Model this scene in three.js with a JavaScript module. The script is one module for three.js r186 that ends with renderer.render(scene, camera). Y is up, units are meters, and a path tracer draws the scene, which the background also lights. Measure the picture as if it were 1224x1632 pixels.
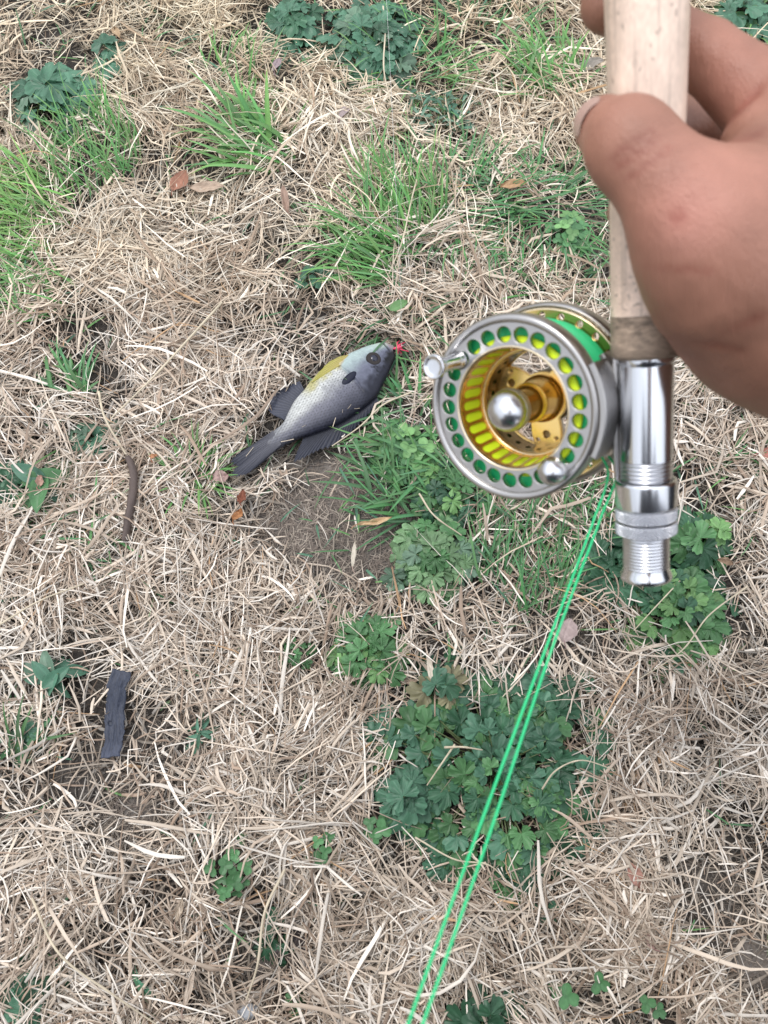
import * as THREE from 'three';
import { mergeGeometries } from 'three/addons/utils/BufferGeometryUtils.js';
import { ImprovedNoise } from 'three/addons/math/ImprovedNoise.js';

// ------------------------------------------------------------------ camera, sky, sun, exposure
const scene = new THREE.Scene();
const CAM_H = 0.66, PITCH = 72 * Math.PI / 180, FPX = 1226, CX = 612, CY = 816;
const camera = new THREE.PerspectiveCamera(2 * Math.atan(816 / FPX) * 180 / Math.PI, 0.75, 0.02, 300);
camera.position.set(0, CAM_H, 0);
camera.rotation.set(-PITCH, 0, 0);
camera.focus = 0.70;
camera.userData.fStop = 15;
scene.add(camera);

{ // pale overcast sky: brighter overhead, soft cloud texture
  const W = 512, H = 256, d = new Float32Array(W * H * 4), n = new ImprovedNoise();
  for (let j = 0; j < H; j++) for (let i = 0; i < W; i++) {
    const el = (j + 0.5) / H * Math.PI - Math.PI / 2, az = (i + 0.5) / W * 2 * Math.PI;
    const x = Math.cos(el) * Math.cos(az), y = Math.sin(el), z = Math.cos(el) * Math.sin(az);
    let c = 0, a = 1;
    for (let o = 0; o < 5; o++) { const f = 1.7 * 2 ** o; c += a * n.noise(x * f + 7.1, Math.abs(y) * f * 1.6 + 2.3, z * f + 4.7); a *= 0.55; }
    const s = Math.max(0, y);
    const L = (0.42 + 0.58 * s) * (1 + 0.30 * c) * 1.25;
    const k = 4 * (j * W + i);
    if (y < -0.02) { d[k] = 0.20; d[k + 1] = 0.17; d[k + 2] = 0.13; } else { d[k] = L * 0.955; d[k + 1] = L; d[k + 2] = L * 1.085; }
    d[k + 3] = 1;
  }
  const t = new THREE.DataTexture(d, W, H, THREE.RGBAFormat, THREE.FloatType);
  t.mapping = THREE.EquirectangularReflectionMapping; t.magFilter = t.minFilter = THREE.LinearFilter; t.needsUpdate = true;
  scene.background = t; scene.environment = t; scene.environmentIntensity = 1;
}
const sun = new THREE.DirectionalLight(0xfffaf3, 1.0);
sun.position.set(-1.2, 3.2, -1.0); sun.castShadow = true; sun.shadow.radius = 34; sun.shadow.mapSize.set(2048, 2048);
Object.assign(sun.shadow.camera, { left: -1.2, right: 1.2, top: 1.2, bottom: -1.2, near: 0.5, far: 8 });
scene.add(sun, sun.target);
const renderer = new THREE.WebGLRenderer({ antialias: true });
renderer.setSize(768, 1024);
renderer.toneMapping = THREE.LinearToneMapping;
renderer.toneMappingExposure = 1.58;
renderer.shadowMap.enabled = true;

// ------------------------------------------------------------------ helpers
let _s = 1;
const seed = n => { _s = n >>> 0; };
const rnd = () => { _s = (_s + 0x6D2B79F5) >>> 0; let t = _s; t = Math.imul(t ^ (t >>> 15), t | 1); t ^= t + Math.imul(t ^ (t >>> 7), t | 61); return ((t ^ (t >>> 14)) >>> 0) / 4294967296; };
const rr = (a, b) => a + (b - a) * rnd();
const gauss = () => (rnd() + rnd() + rnd() + rnd() - 2) * 1.0;
const clamp = (x, a = 0, b = 1) => Math.min(b, Math.max(a, x));
const lerp = (a, b, t) => a + (b - a) * t;
const sstep = (a, b, x) => { const t = clamp((x - a) / (b - a)); return t * t * (3 - 2 * t); };
const N = new ImprovedNoise();
const fbm = (x, y, z, o = 4) => { let s = 0, a = 0.5; for (let i = 0; i < o; i++) { s += a * N.noise(x, y, z); x *= 2.03; y *= 2.03; z *= 2.03; a *= 0.5; } return s; };
const V = (x, y, z) => new THREE.Vector3(x, y, z);
const rgb = (r, g, b) => new THREE.Color().setRGB(r, g, b);
const SP = Math.sin(PITCH), CP = Math.cos(PITCH);
// a direction or a point measured from where the photographer stands: right, down, ahead (metres)
const dirW = (X, Y, Z) => V(X, -Y * CP - Z * SP, Y * SP - Z * CP);
const ptW = (X, Y, Z) => dirW(X, Y, Z).add(V(0, CAM_H, 0));
const P = (px, py, z) => ptW((px - CX) / FPX * z, (py - CY) / FPX * z, z);          // a sighted point at a depth
const G = (px, py, y = 0) => { const v = (py - CY) / FPX, z = (CAM_H - y) / (SP + v * CP); return P(px, py, z); }; // a sighted point on the ground
const sizeAt = (px, py, n) => n * (CAM_H / (SP + (py - CY) / FPX * CP)) / FPX;      // n sighted pixels in metres, on the ground

const taken = {};
const numbered = n => { const k = taken[n] = (taken[n] ?? -1) + 1; return k ? `${n}_${String(k).padStart(3, '0')}` : n; };
function tag(o, label, category, group, kind) {
  if (label) o.userData.label = label;
  if (category) o.userData.category = category;
  if (group) o.userData.group = group;
  if (kind) o.userData.kind = kind;
  return o;
}
function thing(name, label, category, pos, group) {
  const o = new THREE.Group(); o.name = numbered(name); if (pos) o.position.copy(pos); scene.add(o);
  return tag(o, label, category, group);
}
function mesh(name, geo, mat, parent = scene) {
  const m = new THREE.Mesh(geo, mat); m.name = parent === scene ? numbered(name) : name; m.castShadow = m.receiveShadow = true; parent.add(m); return m;
}
function std(o) { return new THREE.MeshStandardMaterial({ side: THREE.DoubleSide, ...o }); }
function geoFrom(pos, idx, col, uv) {
  const g = new THREE.BufferGeometry();
  g.setAttribute('position', new THREE.Float32BufferAttribute(pos, 3));
  if (col) g.setAttribute('color', new THREE.Float32BufferAttribute(col, 3));
  g.setAttribute('uv', new THREE.Float32BufferAttribute(uv || new Float32Array(pos.length / 3 * 2), 2));
  g.setIndex(idx); g.computeVertexNormals(); return g;
}
const lathe = (pts, seg = 64) => new THREE.LatheGeometry(pts.map(p => new THREE.Vector2(Math.max(p[0], 1e-5), p[1])), seg);
function tube(points, r, seg, rad = 8) { return new THREE.TubeGeometry(new THREE.CatmullRomCurve3(points), seg, r, rad, false); }
// tube with radius that changes along it
function taperTube(pts, rad, sides = 6, colf) {
  const pos = [], idx = [], col = [], n = pts.length;
  let up = V(0.13, 1, 0.07).normalize();
  for (let i = 0; i < n; i++) {
    const t = pts[Math.min(n - 1, i + 1)].clone().sub(pts[Math.max(0, i - 1)]).normalize();
    const a = up.clone().addScaledVector(t, -up.dot(t)).normalize(), b = t.clone().cross(a); up = a;
    for (let k = 0; k < sides; k++) {
      const th = k / sides * 2 * Math.PI, r = rad(i / (n - 1), th), p = pts[i].clone().addScaledVector(a, Math.cos(th) * r).addScaledVector(b, Math.sin(th) * r);
      pos.push(p.x, p.y, p.z); if (colf) col.push(...colf(i / (n - 1), th));
      if (i < n - 1) { const k2 = (k + 1) % sides, q = i * sides; idx.push(q + k, q + k2, q + sides + k, q + k2, q + sides + k2, q + sides + k); }
    }
  }
  for (const e of [0, n - 1]) { const c = pos.length / 3; pos.push(pts[e].x, pts[e].y, pts[e].z); if (colf) col.push(...colf(e ? 1 : 0, 0)); for (let k = 0; k < sides; k++) { const k2 = (k + 1) % sides; e ? idx.push(c, e * sides + k, e * sides + k2) : idx.push(c, k2, k); } }
  return geoFrom(pos, idx, colf ? col : null);
}
function noiseTex(S, f, srgb) { // f(u, v) -> value 0..1 or [r, g, b] 0..1, tiling left to the caller
  const d = new Uint8Array(S * S * 4);
  for (let j = 0; j < S; j++) for (let i = 0; i < S; i++) { const c = f(i / S, j / S), k = 4 * (j * S + i); for (let q = 0; q < 3; q++) d[k + q] = 255 * clamp(Array.isArray(c) ? c[q] : c); d[k + 3] = 255; }
  const t = new THREE.DataTexture(d, S, S); t.wrapS = t.wrapT = THREE.RepeatWrapping; t.magFilter = THREE.LinearFilter; t.minFilter = THREE.LinearFilter;
  if (srgb) t.colorSpace = THREE.SRGBColorSpace; t.needsUpdate = true; return t;
}
const tileN = (u, v, f, z) => { // noise that tiles over the unit square
  const a = u * f, b = v * f, n = (x, y) => N.noise(x, y, z), wu = u, wv = v;
  return lerp(lerp(n(a, b), n(a - f, b), wu), lerp(n(a, b - f), n(a - f, b - f), wu), wv);
};

// ------------------------------------------------------------------ ground
const hills = (x, z) => 0.010 * N.noise(x * 5.2 + 3.1, 0.3, z * 5.2 + 1.7) + 0.006 * N.noise(x * 13 + 8, 4.3, z * 13) + 0.003 * N.noise(x * 31, 9.3, z * 31 + 5);
// bare patches of earth: [px, py, radius px, bareness]
const BARE = [[510, 800, 85, 1.3], [560, 850, 85, 1.3], [470, 840, 65, 0.9], [610, 910, 50, .8], [335, 1070, 45, 0.75], [300, 1000, 40, 0.5], [225, 1290, 55, 0.95], [170, 1330, 45, 0.5], [470, 1190, 45, .6], [520, 1270, 45, .7], [420, 1180, 40, .5],
  [1200, 1540, 60, 0.9], [1130, 1400, 50, 0.5], [910, 1000, 50, 0.7], [640, 1190, 40, 0.5], [350, 1500, 45, 0.5], [20, 1290, 45, .5], [420, 1530, 40, 0.7], [935, 395, 28, 1.0], [30, 480, 60, .4], [690, 160, 40, .4], [240, 1180, 40, .4], [1180, 1010, 60, .5], [110, 1240, 50, .4],
].map(([x, y, r, k]) => { const g = G(x, y); return [g.x, g.z, sizeAt(x, y, r), k]; });
const bare = (x, z) => { let b = 0; for (const [a, c, r, k] of BARE) { const q = ((x - a) ** 2 + (z - c) ** 2) / (r * r); if (q < 6) b += k * Math.exp(-q); } return Math.min(1, b * (0.8 + 0.9 * N.noise(x * 30, 2.2, z * 30))); };
{
  const axis = (lo, hi) => { const a = []; for (let x = lo; x <= hi + 1e-6; x += 0.0055) a.push(x); let s = 0.0055, l = lo, h = a[a.length - 1]; while (h < 60) { s *= 1.32; l -= s; h += s; a.unshift(l); a.push(h); } return a; };
  const xs = axis(-0.62, 0.62), zs = axis(-1.0, 0.3), pos = [], col = [], uv = [], idx = [];
  for (const z of zs) for (const x of xs) {
    const near = 1 - sstep(0.0, 0.22, Math.max(Math.abs(x) - 0.40 - 0.16 * Math.max(0, 0.2 - z), z - 0.26, -0.95 - z));
    const y = hills(x, z) * (0.3 + 0.7 * near) + near * (0.0016 * N.noise(x * 95, 1, z * 95) + 0.0012 * N.noise(x * 190, 3, z * 190));
    pos.push(x, y, z); uv.push(x, z);
    const f = clamp(0.85 + 1.1 * fbm(x * 26, 5, z * 26, 3)), m = 0.5 + 0.5 * N.noise(x * 2, 8, z * 2);
    const fg = 0.75 + 0.5 * N.noise(x * 60, 2, z * 60) + 0.3 * N.noise(x * 17, 2, z * 17), far = [(0.33 - 0.06 * m) * fg, (0.27 - 0.03 * m) * fg, (0.19 - 0.04 * m) * fg], b = bare(x, z);
    const soil = [lerp(0.055, 0.200, b) * f, lerp(0.046, 0.175, b) * f, lerp(0.039, 0.155, b) * f];
    for (let q = 0; q < 3; q++) col.push(lerp(far[q], soil[q], near));
  }
  const w = xs.length; for (let j = 0; j < zs.length - 1; j++) for (let i = 0; i < w - 1; i++) { const a = j * w + i; idx.push(a, a + w, a + 1, a + 1, a + w, a + w + 1); }
  const bump = noiseTex(512, (u, v) => 0.5 + 0.55 * (tileN(u, v, 24, 1.5) * 0.6 + tileN(u, v, 60, 4.5) * 0.5 + tileN(u, v, 130, 7.5) * 0.35)); bump.repeat.set(6, 6);
  tag(mesh('ground', geoFrom(pos, idx, col, uv), std({ vertexColors: true, roughness: 0.95, bumpMap: bump, bumpScale: 0.004 })), null, null, null, 'structure');
}

// ------------------------------------------------------------------ where the fish lies (needed by the straw round it)
const FISH_Y = 0.017;
const fo = G(421, 718, FISH_Y), fm = G(629, 556, FISH_Y);
const FU = fm.clone().sub(fo).normalize(), FV = V(FU.z, 0, -FU.x), FL = fm.distanceTo(fo); // FV towards the belly (up and left in view)
if (FV.dot(G(480, 600, FISH_Y).sub(G(540, 680, FISH_Y))) < 0) FV.negate();
const fl = (px, py) => { const p = G(px, py, FISH_Y).sub(fo); return [p.dot(FU), p.dot(FV)]; };
const inFish = (x, z) => { const u = ((x - fo.x) * FU.x + (z - fo.z) * FU.z) / FL, v = (x - fo.x) * FV.x + (z - fo.z) * FV.z; if (u < -0.27 || u > 1.03) return false; const h = u < 0 ? 0.012 : u < 0.25 ? 0.016 + 0.05 * u : 0.031 - 0.02 * Math.max(0, u - 0.6); return Math.abs(v - 0.001) < h; };

// ------------------------------------------------------------------ dry grass
// leafy and grassy places where the thatch is thinner: [px, py, radius px, how much is taken away]
const THIN = [[790, 1232, 178, .93], [1075, 965, 105, .85], [960, 890, 75, .7], [1120, 860, 60, .5], [590, 80, 95, .7], [465, 50, 55, .6], [690, 890, 85, .85], [690, 770, 110, .7], [590, 1045, 60, .5], [90, 160, 85, .45], [400, 220, 65, .5], [600, 380, 80, .5], [690, 185, 60, .6], [560, 690, 60, .5], [905, 380, 40, .5], [60, 790, 60, .4], [40, 330, 70, .5], [130, 250, 55, .4], [850, 130, 45, .3], [840, 900, 50, .3], [198, 1140, 30, .1], [655, 1275, 48, .85], [700, 1100, 50, .75], [470, 1045, 26, .7], [85, 1080, 42, .45], [45, 1165, 42, .4], [325, 1170, 32, .6], [370, 1390, 34, .5], [602, 1318, 26, .85], [515, 1350, 28, .8], [892, 1580, 18, .85], [942, 1560, 16, .85], [1030, 1600, 16, .8], [770, 1618, 50, .85], [52, 1570, 55, .6], [505, 450, 28, .5], [150, 705, 48, .35], [15, 765, 36, .7], [1130, 580, 45, .6], [1185, 25, 60, .6], [180, 105, 30, .6], [912, 470, 18, .7], [470, 1598, 18, .7], [445, 1505, 40, .5], [740, 330, 90, .45], [860, 330, 80, .45], [20, 460, 50, .4], [315, 760, 36, .5], [950, 800, 60, .4], [650, 770, 60, .4], [1120, 860, 50, .4]]
  .map(([x, y, r, k]) => { const g = G(x, y); return [g.x, g.z, sizeAt(x, y, r), k]; });
const thin = (x, z) => { let k = 1; for (const [a, c, r, t] of THIN) { const q = ((x - a) ** 2 + (z - c) ** 2) / (r * r); if (q < 5) k *= 1 - t * Math.exp(-(q ** 1.6)); } return k; };
seed(4711);
const strawMat = std({ vertexColors: true, roughness: 0.6 });
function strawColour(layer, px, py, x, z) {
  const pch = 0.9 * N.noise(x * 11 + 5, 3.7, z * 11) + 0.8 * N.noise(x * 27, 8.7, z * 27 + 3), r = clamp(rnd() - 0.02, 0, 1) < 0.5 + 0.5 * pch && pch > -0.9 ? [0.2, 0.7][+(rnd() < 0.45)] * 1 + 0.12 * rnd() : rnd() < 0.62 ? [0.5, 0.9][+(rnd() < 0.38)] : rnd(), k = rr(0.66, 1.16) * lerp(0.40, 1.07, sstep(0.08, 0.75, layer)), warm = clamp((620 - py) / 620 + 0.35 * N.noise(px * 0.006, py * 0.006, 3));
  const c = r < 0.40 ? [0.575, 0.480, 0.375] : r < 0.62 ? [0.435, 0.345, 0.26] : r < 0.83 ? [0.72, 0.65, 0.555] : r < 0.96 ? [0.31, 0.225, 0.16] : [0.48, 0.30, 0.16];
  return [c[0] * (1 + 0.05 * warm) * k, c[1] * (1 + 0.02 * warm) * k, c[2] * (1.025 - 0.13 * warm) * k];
}
const camXY = (x, z) => { const Y = CAM_H * CP + z * SP, Z = CAM_H * SP - z * CP; return [CX + x / Z * FPX, CY + Y / Z * FPX]; };
{
  const B = { pos: [], col: [], idx: [] }, F = { pos: [], col: [], idx: [] };
  const mats = (x, z) => clamp(0.54 + 0.75 * N.noise(x * 7 + 4, 2.2, z * 7) + 0.75 * N.noise(x * 19, 7.2, z * 19 + 2) + 0.4 * N.noise(x * 45, 4.2, z * 45), 0.10, 1); // thick and thin places in the thatch
  const pts = [];
  const put = (o, x, z, layer, far) => {
    const th = thin(x, z), b = bare(x, z), mt = mats(x, z);
    if (rnd() > th * (1 - 0.93 * b) * (layer > 0.3 ? mt : Math.sqrt(mt)) * (far ? 1 : 1)) return;
    const p = camXY(x, z), topLeft = clamp((520 - p[1]) / 500) * clamp((620 - p[0]) / 500);
    let y0 = 0.0008 + layer * (0.011 + 0.011 * mt) * (1 - 0.65 * b);
    const flow = 3.2 * N.noise(x * 6 + 11, 6.5, z * 6) + 3.6 * N.noise(x * 22, 1.5 + layer * 0.8, z * 22);
    let L = rnd() < 0.10 ? rr(0.05, 0.09) : 0.012 + 0.032 * rnd() ** 1.3; if (far) L *= 1.3; if (b > 0.35) L = Math.min(L, rr(0.012, 0.045));
    let yaw = rnd() < 0.55 ? flow + gauss() * 0.45 + (rnd() < 0.5 ? Math.PI : 0) : rr(0, 6.283), pitch = gauss() * (0.12 + 0.16 * layer + 0.14 * topLeft);
    const broad = rnd() < 0.11, hw = (broad ? rr(0.0009, 0.0016) : rr(0.00030, 0.00078)) * (far ? 1.5 : 1) * (topLeft > 0.3 ? 0.85 : 1), n = far ? 3 : L > 0.035 ? 5 : 3, wide = broad || hw > 0.00058;
    const curl = gauss() * (rnd() < 0.14 ? 2.4 : 0.55), kink = rnd() < 0.4 ? 1 + Math.floor(rnd() * (n - 1)) : -1, ks = gauss() * 1.2, droop = rr(-0.1, 0.9) * (0.5 + L * 8);
    let a = yaw - curl / 2, X = x, Z = z, up = 0, el = pitch + droop * 0.5; pts.length = 0; const st = L / n;
    for (let i = 0; i <= n; i++) { pts.push([X, up, Z]); if (i === kink) a += ks; a += curl / n + gauss() * 0.12; X += Math.cos(a) * Math.cos(el) * st; Z -= Math.sin(a) * Math.cos(el) * st; up += Math.sin(el) * st * 0.7; el -= droop / n; }
    const ox = pts[n >> 1][0] - x, oz = pts[n >> 1][2] - z, low = Math.min(pts[0][1], pts[n][1]); let fishy = false, core = false;
    for (const q of pts) { q[0] -= ox; q[2] -= oz; q[1] = Math.max(0, q[1] - low); if (inFish(q[0], q[2])) fishy = true; }
    if (fishy) { if (layer > 0.35 && rnd() < 0.94) return; y0 = Math.min(y0, 0.003); for (const q of pts) q[1] *= 0.1; }
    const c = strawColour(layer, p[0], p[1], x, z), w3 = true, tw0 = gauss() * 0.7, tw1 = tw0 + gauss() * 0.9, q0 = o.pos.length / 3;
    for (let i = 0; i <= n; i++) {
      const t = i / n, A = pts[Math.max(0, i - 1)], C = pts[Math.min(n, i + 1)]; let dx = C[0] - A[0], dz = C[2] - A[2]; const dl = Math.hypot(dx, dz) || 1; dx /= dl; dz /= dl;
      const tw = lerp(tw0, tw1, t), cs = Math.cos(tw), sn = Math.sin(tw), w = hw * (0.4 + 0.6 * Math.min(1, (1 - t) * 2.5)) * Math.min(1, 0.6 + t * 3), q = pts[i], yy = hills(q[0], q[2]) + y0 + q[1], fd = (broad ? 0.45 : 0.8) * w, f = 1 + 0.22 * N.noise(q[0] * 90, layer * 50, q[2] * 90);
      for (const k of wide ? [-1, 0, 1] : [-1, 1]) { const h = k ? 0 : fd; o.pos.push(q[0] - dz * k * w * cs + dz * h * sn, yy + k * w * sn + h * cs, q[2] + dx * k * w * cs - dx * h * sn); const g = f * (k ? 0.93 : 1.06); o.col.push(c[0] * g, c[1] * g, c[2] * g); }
      if (i < n) { if (wide) { const r = q0 + i * 3; o.idx.push(r, r + 1, r + 3, r + 1, r + 4, r + 3, r + 1, r + 2, r + 4, r + 2, r + 5, r + 4); } else { const r = q0 + i * 2; o.idx.push(r, r + 1, r + 2, r + 1, r + 3, r + 2); } }
    }
  };
  const inBox = (x, z) => z > -1.0 && z < 0.32 && Math.abs(x) < 0.40 + 0.2 * (0.24 - z);
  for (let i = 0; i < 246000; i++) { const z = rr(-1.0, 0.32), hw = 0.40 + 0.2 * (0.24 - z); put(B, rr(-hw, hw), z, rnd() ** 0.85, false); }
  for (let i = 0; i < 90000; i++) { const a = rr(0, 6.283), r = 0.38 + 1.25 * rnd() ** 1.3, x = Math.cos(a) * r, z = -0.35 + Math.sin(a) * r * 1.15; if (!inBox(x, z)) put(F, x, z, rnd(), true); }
  // fine broken fibres on the bare earth
  for (let i = 0; i < 5200; i++) {
    const k = BARE[Math.floor(rnd() * rnd() * BARE.length)], a0 = rr(0, 6.283), r0 = k[2] * 1.25 * Math.sqrt(rnd()), x = k[0] + Math.cos(a0) * r0, z = k[1] + Math.sin(a0) * r0, L = rr(0.004, 0.02), w = rr(0.00012, 0.00035), c = rnd() < 0.22 ? [0.38, 0.32, 0.26] : [0.17, 0.135, 0.11], q0 = B.pos.length / 3; let a = rr(0, 6.283), X = x, Z = z; const cu = gauss() * 0.9;
    for (let j = 0; j <= 3; j++) { const y = hills(X, Z) + 0.0012 + (j % 3 ? 0.0012 : 0), dx = Math.cos(a), dz = Math.sin(a); for (const s of [-1, 0, 1]) { B.pos.push(X - dz * s * w, y + (s ? 0 : w), Z + dx * s * w); B.col.push(...c); } if (j < 3) { const r = q0 + j * 3; B.idx.push(r, r + 1, r + 3, r + 1, r + 4, r + 3, r + 1, r + 2, r + 4, r + 2, r + 5, r + 4); } a += cu / 3; X += dx * L / 3; Z += dz * L / 3; }
  }
  const g = thing('dry_grass'); tag(g, 'matted tan dry grass covering the ground', 'dry grass', null, 'stuff');
  for (const o of [B, F]) mesh('straw', geoFrom(o.pos, o.idx, o.col), strawMat, g).userData.kind = 'stuff';
  // crumbs of earth on the bare patches
  const m = new THREE.Matrix4(), q = new THREE.Quaternion(), e = new THREE.Euler();
  const cg = new THREE.IcosahedronGeometry(1, 1), pa = cg.attributes.position; for (let i = 0; i < pa.count; i++) { const f = 1 + 0.35 * N.noise(pa.getX(i) * 1.7, pa.getY(i) * 1.7, pa.getZ(i) * 1.7 + 3); pa.setXYZ(i, pa.getX(i) * f, pa.getY(i) * f * 0.75, pa.getZ(i) * f); } cg.computeVertexNormals();
  const cm = []; for (let i = 0; i < 9000; i++) { const k = BARE[Math.floor(rnd() * BARE.length)], a = rr(0, 6.283), r = k[2] * 1.2 * Math.sqrt(rnd()), x = k[0] + Math.cos(a) * r, z = k[1] + Math.sin(a) * r, s = 0.0003 + 0.0012 * rnd() ** 4; m.compose(V(x, hills(x, z) + s * 0.3, z), q.setFromEuler(e.set(rr(0, 6), rr(0, 6), rr(0, 6))), V(s, s, s)); cm.push(m.clone()); }
  const ci = new THREE.InstancedMesh(cg, std({ color: rgb(1, 1, 1), roughness: 0.95 }), cm.length); ci.name = 'soil_crumbs'; cm.forEach((a, i) => { ci.setMatrixAt(i, a); const k = rr(0.5, 1.4); ci.setColorAt(i, rgb(0.18 * k, 0.158 * k, 0.14 * k)); });
  ci.castShadow = ci.receiveShadow = true; scene.add(ci); tag(ci, 'small crumbs of dark earth on the bare patches', 'soil', null, 'stuff');
}

// ------------------------------------------------------------------ green grass
function bladeInto(B, x, y, z, yaw, len, w, lean, droop, col, fold = 0.5) {
  const n = 9, q0 = B.pos.length / 3, tint = rr(0.8, 1.2), side = gauss() * 0.35; let px = x, py = y, pz = z, el = lean, ya = yaw;
  for (let i = 0; i <= n; i++) {
    const t = i / n, hw = w * 0.5 * Math.min(1, 0.55 + t * 3) * (1 - t ** 2.4), cx = Math.cos(ya), cz = -Math.sin(ya), sx = -cz, sz = cx;
    const ux = -cx * Math.sin(el), uy = Math.cos(el), uz = -cz * Math.sin(el);
    for (const [k, h] of [[-1, fold], [0, 0], [1, fold]]) {
      B.pos.push(px + sx * k * hw + ux * h * hw, py + uy * h * hw, pz + sz * k * hw + uz * h * hw);
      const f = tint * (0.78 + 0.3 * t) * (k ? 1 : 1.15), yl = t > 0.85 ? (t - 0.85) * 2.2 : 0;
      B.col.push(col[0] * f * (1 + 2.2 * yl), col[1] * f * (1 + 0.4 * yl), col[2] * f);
    }
    if (i < n) { const q = q0 + i * 3; B.idx.push(q, q + 1, q + 3, q + 1, q + 4, q + 3, q + 1, q + 2, q + 4, q + 2, q + 5, q + 4); }
    const L = len / n; px += Math.cos(el) * cx * L; pz += Math.cos(el) * cz * L; py += Math.sin(el) * L; el -= droop / n * (0.4 + 1.3 * t); ya += side / n;
    if (py < y - 0.002) { py = y - 0.002; el = Math.max(el, 0.02); }
  }
}
const newB = () => ({ pos: [], col: [], idx: [] });
const leafMat = new THREE.MeshPhysicalMaterial({ vertexColors: true, roughness: 0.42, side: THREE.DoubleSide, transmission: 0.22, thickness: 0, specularIntensity: 0.6 });
const bladeMat = new THREE.MeshPhysicalMaterial({ vertexColors: true, roughness: 0.5, side: THREE.DoubleSide, transmission: 0.25, thickness: 0, specularIntensity: 0.6 });
const GREENS = { fresh: [0.150, 0.325, 0.105], mid: [0.105, 0.250, 0.100], dark: [0.075, 0.175, 0.078], blue: [0.095, 0.220, 0.135], bright: [0.215, 0.40, 0.125] };
// name, [px, py], radius px, blades, length px, width px, lean, droop, green, direction (world yaw) or null, spread, label
function tuft(px, py, R, n, len, w, lean, droop, green, dir, spread, label) {
  const g0 = G(px, py, 0.004), t = thing('grass_tuft', label, 'grass tuft', V(g0.x, hills(g0.x, g0.z), g0.z)), B = newB(), k = sizeAt(px, py, 1);
  n = Math.round(n * 1.3);
  for (let i = 0; i < n; i++) {
    const a = rr(0, 6.283), r = R * k * Math.sqrt(rnd()) * 1.15, x = Math.cos(a) * r, z = -Math.sin(a) * r, yaw = dir === null ? a + gauss() * 0.7 : dir + gauss() * spread;
    bladeInto(B, x, hills(g0.x + x, g0.z + z) - t.position.y + rr(0.002, 0.014), z, yaw, len * k * rr(0.34, 1.05), w * k * rr(0.38, 0.9), lean - 0.08 + gauss() * 0.34, droop * rr(0.4, 1.4), GREENS[green].map(c => c * rr(0.85, 1.15)));
  }
  mesh('blades', geoFrom(B.pos, B.idx, B.col), bladeMat, t).userData.kind = 'stuff';
}
seed(99);
const UP = Math.PI / 2, LEFT = Math.PI;
tuft(432, 250, 46, 90, 135, 10, 0.5, 0.9, 'fresh', 2.5, 0.85, 'wide-bladed bright green grass tuft leaning left, upper left centre above the red leaf');
tuft(155, 262, 66, 140, 95, 4, 0.75, 0.9, 'fresh', 2.2, 0.9, 'fine green grass tuft below the blue-green leaves at upper left');
tuft(45, 350, 75, 210, 120, 4.5, 0.6, 0.8, 'bright', 2.9, 0.8, 'bright yellowish green grass clump at the left edge of the frame');
tuft(60, 460, 60, 110, 90, 4.5, 0.5, 0.8, 'fresh', 2.9, 0.8, 'sparse green grass at the left edge below the bright clump');
tuft(640, 345, 60, 150, 110, 5, 0.8, 0.9, 'fresh', 2.0, 0.7, 'upright fine green grass tuft right of centre, above the fish');
tuft(612, 415, 50, 150, 120, 6, 0.5, 0.9, 'fresh', 2.8, 0.75, 'dense green grass tuft fanning left, directly above the fish');
tuft(740, 330, 90, 170, 90, 5, 0.6, 0.9, 'mid', null, 1, 'loose green grass between the fish and the thumb');
tuft(860, 330, 90, 190, 85, 5, 0.5, 0.9, 'mid', null, 1, 'loose green grass left of the cork handle below the thumb tip');
tuft(880, 130, 48, 100, 90, 7, 0.7, 0.9, 'fresh', 2.3, 1.2, 'green grass tuft left of the thumb nail near the top');
tuft(640, 515, 45, 40, 70, 7, 0.45, 0.9, 'dark', null, 1, 'short dark green grass behind the mouth of the fish');
tuft(606, 712, 36, 70, 95, 8, 0.45, 0.9, 'mid', 5.9, 1.0, 'green grass tuft touching the dark back fin of the fish');
tuft(650, 770, 60, 80, 110, 7.5, 0.45, 0.8, 'mid', 2.7, 1.2, 'wide-bladed green grass between the fish and the reel rim');
tuft(660, 670, 50, 55, 90, 7, 0.5, 0.8, 'mid', null, 1, 'green grass beside the back of the fish, left of the reel');
tuft(315, 760, 26, 60, 70, 6, 0.6, 0.9, 'fresh', null, 1, 'small green grass tuft left of the tail of the fish');
tuft(120, 625, 26, 24, 85, 8, 0.5, 0.9, 'mid', 1.8, 1, 'few green blades above the twig at left');
tuft(110, 850, 60, 80, 90, 7, 0.4, 0.8, 'mid', 0.3, 1.3, 'green grass mixed with broad leaves, left of the dark twig');
tuft(840, 900, 75, 170, 110, 5, 0.55, 0.9, 'mid', 1.4, 1, 'fine green grass left of the green line, below the reel');
tuft(930, 800, 60, 70, 110, 5, 0.5, 0.9, 'mid', 1.0, 1, 'fine green grass behind the green line, right below the reel');
tuft(1180, 760, 40, 40, 100, 5.5, 0.5, 0.9, 'mid', 0.8, 1, 'few green blades at the right edge beside the chrome collar');
tuft(1150, 570, 40, 30, 80, 5, 0.5, 0.9, 'mid', null, 1, 'few green blades at the right below the wrist');
tuft(25, 1200, 22, 14, 120, 11, 0.7, 1.0, 'dark', 1.2, 0.8, 'wide dark green blades at the left edge, beside the black strip');
tuft(250, 1590, 12, 5, 110, 10, 0.4, 0.8, 'blue', 2.2, 0.5, 'single wide green blades at the bottom left');
tuft(760, 60, 80, 100, 90, 5, 0.6, 0.9, 'mid', null, 1, 'thin green grass at the top between the leafy clump and the cork');
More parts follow.
